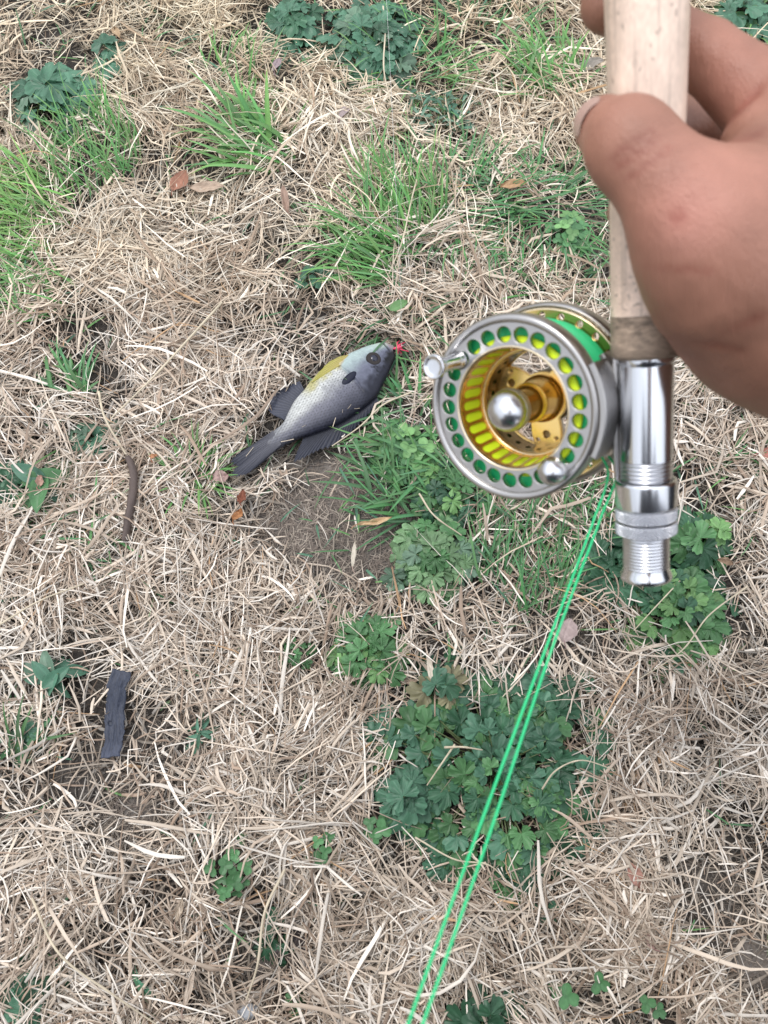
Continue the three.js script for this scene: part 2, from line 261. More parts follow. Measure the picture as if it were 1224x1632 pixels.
tuft(660, 120, 70, 90, 90, 5, 0.6, 0.9, 'fresh', null, 1, 'thin green grass just below the leafy clump at the top');
tuft(380, 120, 50, 25, 80, 5, 0.7, 0.9, 'fresh', 1.6, 0.8, 'thin pale green grass left of the leafy clump at the top');
tuft(1190, 30, 50, 55, 70, 5, 0.6, 0.9, 'fresh', null, 1, 'green grass in the upper right corner behind the knuckles');
tuft(900, 480, 60, 60, 80, 5, 0.5, 0.9, 'mid', null, 1, 'thin green grass above the reel, left of the cork');
{ // stray single blades everywhere
  seed(5); const B = newB();
  for (let i = 0; i < 3000; i++) { const px = rr(-60, 1280), py = rr(-60, 1680), d = py < 1000 ? 1 : 0.2; if (rnd() > d * (0.35 + 1.2 * Math.max(0, N.noise(px * 0.006, py * 0.006, 4)))) continue; const g = G(px, py), k = sizeAt(px, py, 1); bladeInto(B, g.x, hills(g.x, g.z) + rr(0.002, 0.012), g.z, rr(0, 6.28), rr(22, 70) * k, rr(2, 4.6) * k, rr(0.1, 0.6), rr(0.4, 1), GREENS[['fresh', 'mid', 'dark', 'blue'][Math.floor(rnd() * 4)]]); }
  tag(mesh('stray_grass', geoFrom(B.pos, B.idx, B.col), bladeMat), 'single green blades scattered through the dry grass', 'grass', null, 'stuff');
}

// ------------------------------------------------------------------ leafy plants
function lobedLeaf(v, lobes = 5, depth = 0.40) { // unit leaf along +x, stalk joint at the origin
  seed(700 + v); const pos = [], col = [], idx = [], nA = 51, nR = 4, span = 2.55, ph = rr(0, 9);
  for (let j = 0; j <= nR; j++) for (let i = 0; i < nA; i++) {
    const f = i / (nA - 1) * 2 - 1, phi = f * span, lp = f * lobes / 2, d = Math.abs(lp - Math.round(lp)) * 2;
    const d3 = 1 - Math.abs(lp * 3 - Math.round(lp * 3)) * 2;
    let R = (0.40 + 0.24 * Math.cos(phi / 2) ** 2) * (1 - depth * (0.25 * d ** 2 + 0.75 * d ** 6)) * (1 - 0.17 * (1 - d3) ** 2.5) * (1 + 0.22 * N.noise(f * 3, ph, 1));
    if (Math.abs(f) > 0.93) R *= 1 - (Math.abs(f) - 0.93) * 5;
    const q = j / nR, r = R * q, x = Math.cos(phi) * r + 0.02, z = -Math.sin(phi) * r;
    const y = 0.045 * q * d - 0.16 * r * r * 1.6 + 0.12 * N.noise(x * 4, ph, z * 4) + 0.05 * N.noise(x * 11, ph, z * 11) + 0.03 * q * q * (1 - d3);
    pos.push(x, y, z); const g = (0.82 + 0.25 * N.noise(x * 7, ph, z * 7)) * (1 + 0.30 * Math.exp(-((d / 0.13) ** 2)) * (1 - 0.6 * q)) * (q > 0.9 ? 1.10 : 1); col.push(g, g, g * 0.95);
    if (j < nR && i < nA - 1) { const a = j * nA + i; idx.push(a, a + 1, a + nA, a + 1, a + nA + 1, a + nA); }
  }
  return geoFrom(pos, idx, col);
}
function ovalLeaf(v, wide) {
  seed(800 + v); const pos = [], col = [], idx = [], n = 10, m = 6, bend = rr(0.3, 0.8), ph = rr(0, 9);
  for (let i = 0; i <= n; i++) for (let k = 0; k <= m; k++) {
    const t = i / n, s = k / m * 2 - 1, w = wide * (Math.sin(Math.PI * t ** 0.8) ** 0.8 * 0.5 + 0.02), x = t, z = s * w;
    pos.push(x, 0.25 * t - bend * 0.5 * t * t + Math.abs(s) * w * 0.35 + 0.02 * N.noise(x * 5, ph, z * 9), z);
    const g = (0.9 + 0.2 * N.noise(x * 6, ph, z * 6)) * (k % 2 ? 0.92 : 1.08); col.push(g, g, g);
    if (i < n && k < m) { const a = i * (m + 1) + k; idx.push(a, a + 1, a + m + 1, a + 1, a + m + 2, a + m + 1); }
  }
  return geoFrom(pos, idx, col);
}
function cloverLeaf(v) {
  seed(900 + v); const parts = [];
  for (let q = 0; q < 3; q++) {
    const pos = [0, 0, 0], col = [1, 1, 1], idx = [], n = 20, yaw = q * 2.094 + gauss() * 0.15, tip = rr(0.05, 0.3);
    for (let j = 1; j <= 2; j++) for (let i = 0; i < n; i++) { const f = i / n * 2 * Math.PI, rx = 0.27 * (1 - 0.16 * Math.exp(-((f > Math.PI ? f - 2 * Math.PI : f) ** 2) / 0.12)), r = j / 2, x = 0.25 - Math.cos(Math.PI - f) * rx * r, z = Math.sin(f) * 0.23 * r; pos.push(x, tip * x * 0.5 + 0.28 * Math.abs(z), z); const g = j === 1 ? 1.15 : 0.92; col.push(g, g, g); }
    for (let i = 0; i < n; i++) { const i2 = (i + 1) % n; idx.push(0, 1 + i, 1 + i2, 1 + i, 1 + n + i, 1 + i2, 1 + i2, 1 + n + i, 1 + n + i2); }
    pos[0] = 0.25; pos[1] = tip * 0.125; parts.push(geoFrom(pos, idx, col).rotateY(yaw));
  }
  return mergeGeometries(parts);
}
const LEAF = { lobed: [0, 1, 2, 3, 4, 5].map(v => lobedLeaf(v, v % 3 ? 3 : 5, v % 3 ? 0.50 : 0.36)), cut: [6, 7, 8].map(v => lobedLeaf(v, 5, 0.55)), clover: [0, 1, 2].map(cloverLeaf), oval: [0, 1, 2].map(v => ovalLeaf(v, 0.42)), narrow: [3, 4, 5].map(v => ovalLeaf(v, 0.22)) };
const tones = {}; // leaf materials by tone: differences between real leaves
function toneMat(c, k) {
  const key = c.join() + k; if (tones[key]) return tones[key];
  const m = leafMat.clone(); m.color.setRGB(c[0] * k, c[1] * k, c[2] * k); return tones[key] = m;
}
const TONE = { deep: [0.055, 0.150, 0.085], green: [0.100, 0.240, 0.100], light: [0.175, 0.34, 0.13], blue: [0.090, 0.215, 0.140], pale: [0.185, 0.32, 0.165], grey: [0.15, 0.25, 0.175], purple: [0.105, 0.085, 0.085], brown: [0.27, 0.25, 0.15] };
function plant(label, cat, px, py, rx, ry, n, leafPx, type, tone, o = {}) {
  const g0 = G(px, py, 0.01), t = thing(o.name || 'leafy_plant', label, cat, V(g0.x, hills(g0.x, g0.z), g0.z), o.group), k = sizeAt(px, py, 1), S = [];
  const ky = k / Math.sin(PITCH - Math.atan((py - CY) / FPX) * -1); // lying on the ground, seen a little slanted
  for (let i = 0; i < n; i++) {
    const q = (i + 0.5) / n, a = i * 2.39996 + gauss() * 0.35, r = Math.sqrt(q) * (0.80 + 0.34 * rnd()) * (1 + 0.28 * N.noise(Math.cos(a) * 1.3 + px * 0.1, Math.sin(a) * 1.3, py * 0.1) * (o.ragged ?? 1));
    const x = Math.cos(a) * r * rx * k, z = -Math.sin(a) * r * ry * ky, s = leafPx * k * rr(0.72, 1.2) * (o.inner ? lerp(o.inner, 1, Math.sqrt(q)) : 1);
    const h = 0.86 * (o.h ?? 0.026) * (1.1 - 0.65 * q) * rr(0.75, 1.2) + 0.004, yaw = o.mess ? rr(0, 6.283) : a + gauss() * 0.6;
    let c = TONE[o.tones ? o.tones[Math.floor(rnd() * o.tones.length)] : tone];
    const L = LEAF[type], m = mesh('leaf', L[Math.floor(rnd() * L.length)], toneMat(c, [0.75, 0.9, 1.05, 1.25][Math.floor(rnd() * 4)]), t);
    // the joint sits half a blade further in than the middle of the blade
    const off = type === 'clover' ? 0 : type === 'lobed' || type === 'cut' ? 0.16 : 0.5;
    m.position.set(x - Math.cos(yaw) * s * off, h, z + Math.sin(yaw) * s * off); m.scale.setScalar(s);
    m.rotation.set(gauss() * 0.28 * (o.wild ?? 1), yaw, (o.tilt ?? -0.12) - 0.25 * q + gauss() * 0.22 * (o.wild ?? 1) + (o.inner ? 0.5 * (1 - q) : 0), 'YXZ');
    const b = V(x * 0.35 * rnd(), 0, z * 0.35 * rnd()), e = m.position.clone(), mid = b.clone().lerp(e, 0.55); mid.y = e.y * 0.85;
    S.push(taperTube([b, mid, e], () => Math.min(0.0009, s * 0.02), 5));
  }
  const st = mesh('stalks', mergeGeometries(S), toneMat([0.16, 0.20, 0.09], 1), t); const c = new Float32Array(st.geometry.attributes.position.count * 3).fill(1); st.geometry.setAttribute('color', new THREE.BufferAttribute(c, 3)); st.userData.kind = 'stuff';
  return t;
}
seed(31);
const WEED = 'weed';
plant('large dark green lobed-leaf weed clump under the green line', WEED, 790, 1230, 192, 176, 168, 56, 'lobed', 'deep', { tones: ['deep', 'deep', 'deep', 'green', 'blue', 'blue', 'green'], h: 0.023, inner: 0.6, wild: 1.6, ragged: 1.2 });
plant('small dark leaves at the left tip of the big clump', WEED, 652, 1270, 46, 40, 11, 50, 'lobed', 'blue', { h: 0.026 });
plant('withered brownish leaves at the upper left rim of the big clump', WEED, 700, 1098, 48, 32, 9, 46, 'lobed', 'brown', { tones: ['brown', 'deep', 'blue', 'deep'], h: 0.024, wild: 1.5 });
plant('fresh green lobed-leaf clump below the flared chrome rod end', WEED, 1080, 970, 84, 92, 66, 50, 'lobed', 'green', { tones: ['green', 'green', 'light', 'light', 'deep'], h: 0.026, inner: 0.6, wild: 1.5, ragged: 1.4 });
plant('dark lobed leaves between the green line and the chrome rod end', WEED, 975, 905, 55, 62, 18, 60, 'lobed', 'deep', { h: 0.018 });
plant('dark lobed leaves right of the knurled ring', WEED, 1115, 865, 48, 42, 12, 56, 'lobed', 'deep', { tones: ['deep', 'green'], h: 0.02 });
plant('three light green leaves right of the knurled ring', WEED, 1135, 848, 18, 20, 5, 32, 'lobed', 'light', { h: 0.026 });
plant('blue-green lobed-leaf clump at the top left of the thin leader', WEED, 600, 75, 84, 60, 60, 44, 'lobed', 'blue', { tones: ['blue', 'blue', 'deep', 'grey'], h: 0.028, inner: 0.6 });
plant('smaller dark leafy clump at the top, left of the blue-green one', WEED, 468, 48, 42, 34, 16, 44, 'lobed', 'deep', { tones: ['blue', 'deep'], h: 0.024 });
plant('flat blue-green leaves half under dry grass at upper left', WEED, 95, 165, 75, 42, 14, 60, 'lobed', 'blue', { h: 0.024, tones: ['blue', 'grey'] });
plant('two dark rounded leaves among dry grass near the top left', WEED, 180, 105, 26, 30, 5, 42, 'lobed', 'blue', { h: 0.026 });
plant('pale green frilly low plant below the reel', WEED, 690, 895, 68, 64, 72, 36, 'cut', 'pale', { tones: ['pale', 'pale', 'grey', 'green'], h: 0.022 });
plant('green clover-like patch left below the reel rim', WEED, 715, 785, 85, 52, 46, 34, 'cut', 'green', { tones: ['green', 'light', 'green', 'deep'], h: 0.018 });
plant('green leaves between the tail-side grass and the reel', WEED, 650, 715, 50, 36, 20, 30, 'clover', 'green', { tones: ['green', 'light'], h: 0.02 });
plant('bright green small-leaved clump left above the big dark clump', WEED, 590, 1040, 58, 60, 44, 36, 'cut', 'green', { tones: ['green', 'light', 'green'], h: 0.023, ragged: 1.8 });
plant('tiny green sprig left of the bright small-leaved clump', WEED, 470, 1045, 26, 26, 9, 22, 'cut', 'green', { h: 0.02, ragged: 2 });
plant('grey-green narrow-leaved plant below the top clump', WEED, 690, 185, 70, 34, 95, 22, 'narrow', 'grey', { tones: ['grey', 'blue', 'grey'], h: 0.020, tilt: 0.4, mess: 1, wild: 2 });
plant('bright light green clover patch left of the cork handle', WEED, 905, 380, 34, 30, 24, 24, 'clover', 'light', { tones: ['light', 'green'], h: 0.02 });
plant('two small round leaves just above the reel', WEED, 912, 470, 14, 12, 3, 18, 'clover', 'light', { h: 0.018 });
plant('broad green leaves at the left edge beside the twig', WEED, 70, 770, 62, 55, 13, 66, 'oval', 'green', { tones: ['green', 'blue', 'green'], h: 0.018 });
plant('dark lobed leaves at the far left edge', WEED, 15, 765, 30, 30, 6, 46, 'lobed', 'deep', { h: 0.018 });
plant('dull green leaves above the top of the twig', WEED, 150, 705, 48, 34, 11, 36, 'lobed', 'blue', { h: 0.014, tones: ['blue', 'grey'], wild: 1.5 });
plant('green oval-leaved rosette left above the black strip', WEED, 85, 1080, 42, 34, 12, 42, 'oval', 'blue', { h: 0.018, tones: ['blue', 'grey'], wild: 1.5 });
plant('grey-green leaves at the left edge beside the black strip', WEED, 45, 1165, 42, 40, 10, 38, 'lobed', 'blue', { h: 0.014, tones: ['blue', 'grey'], wild: 1.5 });
plant('small dark green sprig right of the black strip', WEED, 325, 1170, 24, 34, 14, 30, 'narrow', 'deep', { tones: ['blue', 'deep'], h: 0.020, wild: 1.5 });
plant('small green clover sprig at lower left centre', WEED, 372, 1388, 28, 42, 14, 25, 'clover', 'green', { h: 0.021, ragged: 2 });
plant('clover leaves at the lower left of the big clump', 'clover', 602, 1318, 22, 20, 5, 30, 'clover', 'green', { name: 'clover', h: 0.024 });
plant('clover leaves left of the big clump near its foot', 'clover', 515, 1350, 22, 24, 6, 26, 'clover', 'green', { name: 'clover', h: 0.024 });
plant('clover leaf near the bottom, left one of the pair', 'clover', 892, 1580, 10, 12, 2, 34, 'clover', 'green', { name: 'clover', h: 0.024 });
plant('clover leaf near the bottom, right one of the pair', 'clover', 942, 1560, 8, 8, 1, 36, 'clover', 'green', { name: 'clover', h: 0.024 });
plant('tiny clover at the bottom right', 'clover', 1030, 1600, 14, 10, 2, 28, 'clover', 'green', { name: 'clover', h: 0.026 });
plant('dark green leaf clump at the bottom edge right of the line', WEED, 770, 1618, 50, 26, 9, 60, 'lobed', 'deep', { h: 0.026 });
plant('dark green leaves under dry grass in the bottom left corner', WEED, 52, 1570, 46, 62, 9, 56, 'lobed', 'deep', { tones: ['deep', 'blue'], h: 0.018 });
plant('small green leaves above the middle of the fish', WEED, 505, 450, 26, 14, 5, 30, 'lobed', 'blue', { h: 0.016 });
plant('dull purplish leaves under straw at the bottom', WEED, 445, 1505, 44, 36, 8, 40, 'lobed', 'purple', { tones: ['purple', 'deep', 'purple'], h: 0.006 });
plant('green leaves at the right below the wrist', WEED, 1130, 580, 40, 34, 14, 40, 'cut', 'green', { h: 0.02 });
plant('green leaves in the upper right corner', WEED, 1185, 25, 50, 34, 16, 46, 'lobed', 'blue', { tones: ['blue', 'green'], h: 0.02 });
plant('small green leaf pair at the bottom left centre', WEED, 470, 1598, 14, 20, 4, 24, 'cut', 'green', { h: 0.014 });
plant('small bright leaf above the fish mouth', WEED, 630, 503, 16, 10, 3, 30, 'oval', 'light', { h: 0.022 });

// ------------------------------------------------------------------ the fish
{
  const t = thing('fish', 'dead sunfish lying on its side on the dry grass, pink fly in its mouth', 'fish', V(fo.x, 0, fo.z));
  t.rotation.y = Math.atan2(-FU.z, FU.x); // local x: tail to mouth; local -z or +z: belly
  const bs = Math.sign(V(0, 0, 1).applyAxisAngle(V(0, 1, 0), t.rotation.y).dot(FV)); // which local z is the belly
  const belly = [[410, 704], [434, 689], [451, 675.6], [459.5, 659], [470.6, 639.5], [484.5, 624], [495.6, 609], [512, 592], [534.5, 577], [559.5, 564.5], [584.5, 553], [600, 548.5], [613, 546], [621, 549]].map(p => fl(...p));
  const back = [[418, 738], [443, 716], [470.6, 701], [495, 693], [520.6, 684], [545, 673], [562, 662], [584.5, 646], [601, 631], [611, 611], [619, 595], [627, 577], [630, 569], [629, 561]].map(p => fl(...p));
  const along = (L, u) => { if (u <= L[0][0]) return L[0][1]; for (let i = 1; i < L.length; i++) if (u <= L[i][0]) { const p0 = L[Math.max(0, i - 2)][1], p1 = L[i - 1][1], p2 = L[i][1], p3 = L[Math.min(L.length - 1, i + 1)][1], x = (u - L[i - 1][0]) / (L[i][0] - L[i - 1][0]), m1 = (p2 - p0) / 2, m2 = (p3 - p1) / 2; return (2 * x ** 3 - 3 * x * x + 1) * p1 + (x ** 3 - 2 * x * x + x) * m1 + (-2 * x ** 3 + 3 * x * x) * p2 + (x ** 3 - x * x) * m2; } return L[L.length - 1][1]; };
  const u0 = -0.0065, u1 = FL * 1.004, nU = 330, nT = 170, pos = [], col = [], idx = [];
  const eyeC = fl(596, 579), flapC = fl(555, 612);
  const thick = s => lerp(0.0009, 0.0034, sstep(-0.05, 0.06, s)) * lerp(1, 2.9, sstep(0.0, 0.55, s)) * (1 - 0.62 * sstep(0.74, 1.0, s)) ;
  const mix3 = (a, b, k) => a.map((x, i) => lerp(x, b[i], k));
  // colour of the skin itself at (s along, w from back -1 to belly +1)
  const skin = (s, w, u, v) => {
    const dark = [0.016, 0.017, 0.027], mid = [0.088, 0.089, 0.112], light = [0.31, 0.315, 0.305];
    let c = mix3(dark, mid, sstep(-1.0, -0.10, w + 0.2 * fbm(u * 90, 2, v * 90, 3))); c = mix3(c, light, sstep(-0.25, 0.50, w + 0.5 * fbm(u * 60, 4, v * 60, 3)) * (0.4 + 0.6 * sstep(0.0, 0.35, s)));
    c = mix3(c, [0.060, 0.062, 0.076], sstep(0.30, -0.02, s) * 0.9);
    // olive yellow breast
    const yb = sstep(0.42, 0.80, w + 0.22 * N.noise(u * 120, 1, 5) + 0.12 * N.noise(u * 300, v * 300, 5)) * sstep(0.36, 0.46, s) * (1 - sstep(0.64, 0.74, s - 0.06 * sstep(0.5, 0.9, w))); c = mix3(c, mix3([0.25, 0.225, 0.065], [0.42, 0.335, 0.17], sstep(0.60, 0.74, s)), yb * 0.78);
    // head: blue-green sheen on cheek and jaw, dark forehead
    const hd = sstep(0.645, 0.675, s - 0.10 * sstep(0.5, 1, w) + 0.012 * N.noise(u * 200, 5, v * 200)); const cheek = mix3(mix3([0.115, 0.122, 0.165], [0.32, 0.395, 0.385], sstep(-0.1, 0.75, w + 0.25 * fbm(u * 130, 8, v * 130))), [0.40, 0.47, 0.36], 0.55 * sstep(0.85, 0.97, s) * sstep(0.1, 0.6, w));
    c = mix3(c, mix3(mix3(dark, [0.010, 0.010, 0.012], sstep(0.86, 0.93, s)), cheek, sstep(-0.75 + 0.25 * sstep(0.85, 0.95, s), -0.05, w + 0.25 * N.noise(u * 200, 3, v * 200))), hd);
    c = mix3(c, [0.006, 0.006, 0.008], 0.85 * sstep(0.08, 0.30, N.noise(u * 420, 11, v * 260)) * sstep(0.76, 0.80, s) * (1 - sstep(0.90, 0.95, s)) * sstep(-0.8, -0.6, w) * (1 - sstep(-0.25, -0.08, w)));
    c = mix3(c, [0.30, 0.24, 0.245], 0.75 * sstep(0.966, 0.980, s) * sstep(-0.75, -0.5, w)); c = mix3(c, [0.012, 0.010, 0.011], 0.85 * Math.exp(-(((s - 0.961 - 0.006 * w) / 0.0045) ** 2)) * sstep(-0.5, -0.3, w)); // lips and the slit behind them
    c = mix3(c, [0.03, 0.032, 0.042], sstep(0.075, 0.0, s + 0.03 * N.noise(v * 400, 3, u * 90)) * 0.95);
    const f = 1 + 0.35 * fbm(u * 420, 6, v * 420, 3); return c.map(x => x * f);
  };
  const scale = (u, v) => { // overlapping scale rows: height 0..1 and edge
    const w = 0.0031, h = 0.0028, row = Math.floor(u / w); let best = 0, edge = 0;
    for (let r = row - 1; r <= row + 2; r++) { const vv = v / h + (r & 1) * 0.5, cv = (Math.floor(vv) + 0.5 - (r & 1) * 0.5) * h, du = (u - r * w) / (w * 1.28), dv = (v - cv) / (h * 0.62), q = du * du + dv * dv; if (q < 1 && du < 0.95) { const hgt = (1 - q) * 0.5 + 0.5 * clamp(0.6 - du * 0.5); if (hgt > best) { best = hgt; edge = q; } } } return [best, edge];
  };
  for (let i = 0; i <= nU; i++) {
    const u = lerp(u0, u1, i / nU), s = u / FL, b = along(belly, u), k = along(back, u), c = (b + k) / 2, hw = Math.abs(b - k) / 2, th = thick(s) * Math.sqrt(clamp((1.006 - s) / 0.03, 0.12, 1));
    const hw2 = hw * Math.sqrt(clamp((1.008 - s) / 0.02, 0.35, 1));
    for (let j = 0; j < nT; j++) {
      const a = j / nT * 2 * Math.PI, cw = Math.cos(a), sw = Math.sin(a), w = Math.sign(cw) * Math.abs(cw) ** 0.92, y = Math.sign(sw) * Math.abs(sw) ** 0.62 * th;
      const v = c + w * hw2, body = (1 - sstep(0.64, 0.67, s - 0.06 * sstep(0.5, 1, w))) * sstep(0.0, 0.09, s), [sh, se] = scale(u, v + 0.0006 * N.noise(u * 150, 2, v * 150));
      let y2 = y + (sw > 0 ? 1 : -1) * body * (sh - 0.5) * 0.0006;
      if (sw > 0) { // gill cover edge, cheek lines, mouth line
        const gx = s - (0.668 - 0.03 * (w - 0.05) ** 2), g = Math.exp(-((gx / 0.008) ** 2)); y2 -= g * 0.0009 * sstep(-0.75, -0.4, w); y2 += 0.0009 * sstep(0, 0.015, gx) * (1 - sstep(0.86, 0.95, s)) * (1 - Math.abs(w));
        const g2 = Math.exp(-(((s - 0.775 - 0.025 * Math.cos(w * 2.6)) / 0.007) ** 2)) * sstep(0.0, 0.2, w) * (1 - sstep(0.75, 0.9, w)); y2 -= g2 * 0.0004;
        const ml = Math.exp(-(((s - 0.961 - 0.006 * w) / 0.005) ** 2)) * sstep(-0.5, -0.3, w); y2 -= ml * 0.0011; const ns = Math.hypot((s - 0.925) * FL, (w + 0.25) * 0.016); y2 -= 0.0008 * Math.exp(-((ns / 0.0011) ** 2));
        y2 += 0.0005 * fbm(u * 200, 7, v * 200, 3) * sstep(0.7, 0.78, s);
      }
      pos.push(u, FISH_Y + y2, v * bs);
      const cc = skin(s, w, u, v), m = 1 + body * lerp(0.60, -0.82, sstep(0.25, 0.80, se)) * (0.7 + 0.4 * sstep(-0.8, 0.3, w)) * (0.7 + 0.6 * N.noise(u * 300, 4, v * 300)); col.push(cc[0] * m, cc[1] * m, cc[2] * m);
      if (i < nU) { const j2 = (j + 1) % nT, q = i * nT; idx.push(q + j, q + j2, q + nT + j, q + j2, q + nT + j2, q + nT + j); }
    }
  }
  for (const e of [0, nU]) { const uu = lerp(u0, u1, e / nU), q = pos.length / 3; pos.push(uu + (e ? 0.0006 : 0), FISH_Y, (along(belly, uu) + along(back, uu)) / 2 * bs); col.push(0.10, 0.05, 0.05); for (let j = 0; j < nT; j++) { const j2 = (j + 1) % nT; e ? idx.push(q, e * nT + j, e * nT + j2) : idx.push(q, j2, j); } }
  const fishMat = new THREE.MeshPhysicalMaterial({ vertexColors: true, roughness: 0.38, specularIntensity: 0.45, side: THREE.DoubleSide });
  mesh('body', geoFrom(pos, idx, col), fishMat, t);
  const finMat = new THREE.MeshPhysicalMaterial({ vertexColors: true, roughness: 0.5, specularIntensity: 0.5, side: THREE.DoubleSide });
  const polyAt = (L, x) => { const d = [0]; for (let i = 1; i < L.length; i++) d.push(d[i - 1] + Math.hypot(L[i][0] - L[i - 1][0], L[i][1] - L[i - 1][1])); const q = x * d[d.length - 1]; for (let i = 1; i < L.length; i++) if (q <= d[i] + 1e-9) { const k = (q - d[i - 1]) / (d[i] - d[i - 1] || 1); return [lerp(L[i - 1][0], L[i][0], k), lerp(L[i - 1][1], L[i][1], k)]; } return L[L.length - 1]; };
  const fin = (name, base, outer, rays, yb, yo, c0, c1, wav = 0.0012, ragged = 0.04) => {
    base = base.map(p => fl(...p)); outer = outer.map(p => fl(...p)); const nA = rays * 6, nB = 12, pos = [], col = [], idx = [], H = (nA + 1) * (nB + 1);
    for (const sd of [1, -1]) for (let i = 0; i <= nA; i++) for (let j = 0; j <= nB; j++) {
      const a = i / nA, r = j / nB, A = polyAt(base, a), B = polyAt(outer, a), ph = (a + 0.035 * N.noise(a * 5, 2, 1)) * rays * 2 * Math.PI, ray = 0.5 + 0.5 * Math.cos(ph + 1.2 * N.noise(a * 9, 3, r * 2)), ext = r * (1 - (ragged * (1 - ray) + 0.05 * Math.max(0, N.noise(a * 14, 6, 2))) * r);
      const y = lerp(yb, yo, r) + 0.0010 * Math.sin(Math.PI * r) + wav * r * Math.sin(a * 7 + r * 2) + 0.00020 * (ray - 0.5) * sstep(0, .15, r);
      pos.push(lerp(A[0], B[0], ext), y + sd * 0.00016 * (1.2 - r), lerp(A[1], B[1], ext) * bs);
      const f = (0.82 + 0.34 * ray ** 2 * (1 - 0.4 * r)) * (1 + 0.6 * fbm(a * 22, 1, r * 12, 3)), c = mix3(c0, c1, r); col.push(c[0] * f, c[1] * f, c[2] * f);
      if (i < nA && j < nB) { const q = (sd > 0 ? 0 : H) + i * (nB + 1) + j, w = nB + 1; sd > 0 ? idx.push(q, q + 1, q + w, q + 1, q + w + 1, q + w) : idx.push(q, q + w, q + 1, q + 1, q + w, q + w + 1); }
    }
    return mesh(name, geoFrom(pos, idx, col), finMat, t);
  };
  const dk = [0.018, 0.019, 0.027], dk2 = [0.034, 0.037, 0.054];
  fin('tail_fin', [[436, 689], [443, 700], [449, 711]], [[412, 704], [388, 717], [372, 725], [365, 732], [368, 738], [376, 743], [370, 749], [366, 756], [371, 760], [382, 760], [394, 756], [408, 746], [425, 732]], 22, FISH_Y + 0.0038, 0.0158, [0.085, 0.085, 0.100], dk2, 0.0016, 0.06);
  fin('anal_fin', [[486, 624], [478, 634], [468, 648], [455, 671]], [[477, 606], [463, 612], [450, 613], [437, 618], [428, 629], [425, 642], [427, 653], [433, 660], [442, 664], [452, 669]], 18, 0.0165, 0.0150, [0.050, 0.053, 0.070], [0.055, 0.060, 0.085]);
  fin('dorsal_fin', [[600, 628], [584, 643], [562, 660], [535, 675], [505, 689], [484, 697]], [[603, 641], [585, 662], [571, 676], [550, 697], [530, 711], [507, 717], [488, 728], [465, 739], [474, 716], [480, 706]], 26, 0.0155, 0.0150, dk, [0.030, 0.033, 0.050], 0.001, 0.10);
  fin('pectoral_fin', [[556, 572], [550, 580], [545, 588]], [[538, 577], [524, 584], [508, 600], [496, 617], [512, 609], [528, 599], [540, 592]], 9, FISH_Y + 0.0074, FISH_Y + 0.0078, [0.40, 0.33, 0.12], [0.30, 0.28, 0.06], 0.0004, 0.03);
  { // dark ear flap behind the gill cover
    const g = new THREE.SphereGeometry(1, 28, 18); const m = mesh('gill_flap', g, new THREE.MeshPhysicalMaterial({ color: rgb(0.008, 0.010, 0.024), roughness: 0.5, specularIntensity: 0.4 }), t), a = fl(548, 619), b = fl(565, 604);
    m.position.set((a[0] + b[0]) / 2, FISH_Y + 0.0101, (a[1] + b[1]) / 2 * bs); m.scale.set(0.0092, 0.0013, 0.0038); m.rotation.set(0, -Math.atan2((b[1] - a[1]) * bs, b[0] - a[0]), 0.10, 'YXZ'); m.userData.label = 'dark blue-black ear flap';
  }
  const ex = eyeC[0], ez = eyeC[1] * bs, ey = FISH_Y + 0.0084;
  const eye = mesh('eye', lathe([[0.0001, 0.0016], [0.0030, 0.0014], [0.0046, 0.0012], [0.0056, 0.0014], [0.0064, 0.0010], [0.0072, -0.0004], [0.0076, -0.004]], 40), new THREE.MeshPhysicalMaterial({ color: rgb(0.030, 0.026, 0.025), roughness: 0.55, specularIntensity: 0.4, clearcoatRoughness: 0.15, side: THREE.DoubleSide }), t); eye.position.set(ex, ey, ez); eye.rotation.set(0.18 * bs * -1, 0, -0.22);
  const pup = mesh('pupil', lathe([[0.0001, 0.0030], [0.0016, 0.0028], [0.0032, 0.0021], [0.0042, 0.0011]], 32), new THREE.MeshPhysicalMaterial({ color: rgb(0.004, 0.006, 0.022), roughness: 0.15, clearcoat: 0.3, side: THREE.DoubleSide }), eye); pup.position.set(0.0002, -0.0006, 0);
}
{ // short bits of straw stuck to the fish
  seed(41); const B = []; for (const [px, py, L, a] of [[533, 672, 18, 75], [557, 648, 9, 55], [458, 702, 20, 12], [398, 720, 19, 55], [484, 679, 7, 30], [546, 655, 6, 85], [569, 651, 9, 5]]) { const k = sizeAt(px, py, 1), [u, v] = fl(px, py), s = clamp(u / FL, -0.2, 1), y = FISH_Y + (s < 0.03 ? 0.0015 : lerp(0.0035, 0.0098, sstep(0, 0.62, s)) * Math.sqrt(Math.max(0.15, 1 - ((v - 0.001) / 0.029) ** 2))) + 0.0006, c = G(px, py, y), r = a * Math.PI / 180, d = V(Math.cos(r), 0, -Math.sin(r)).multiplyScalar(L * k / 2); B.push(taperTube([c.clone().sub(d), c.clone().add(V(0, 0.0005, 0.0004)), c.clone().add(d)], () => L * k * 0.030 * rr(0.7, 1.2), 5)); }
  tag(mesh('straw_bits', mergeGeometries(B), std({ color: rgb(0.58, 0.49, 0.38), roughness: 0.65 })), 'short bits of straw stuck to the side of the fish', 'straw', null, 'stuff');
}
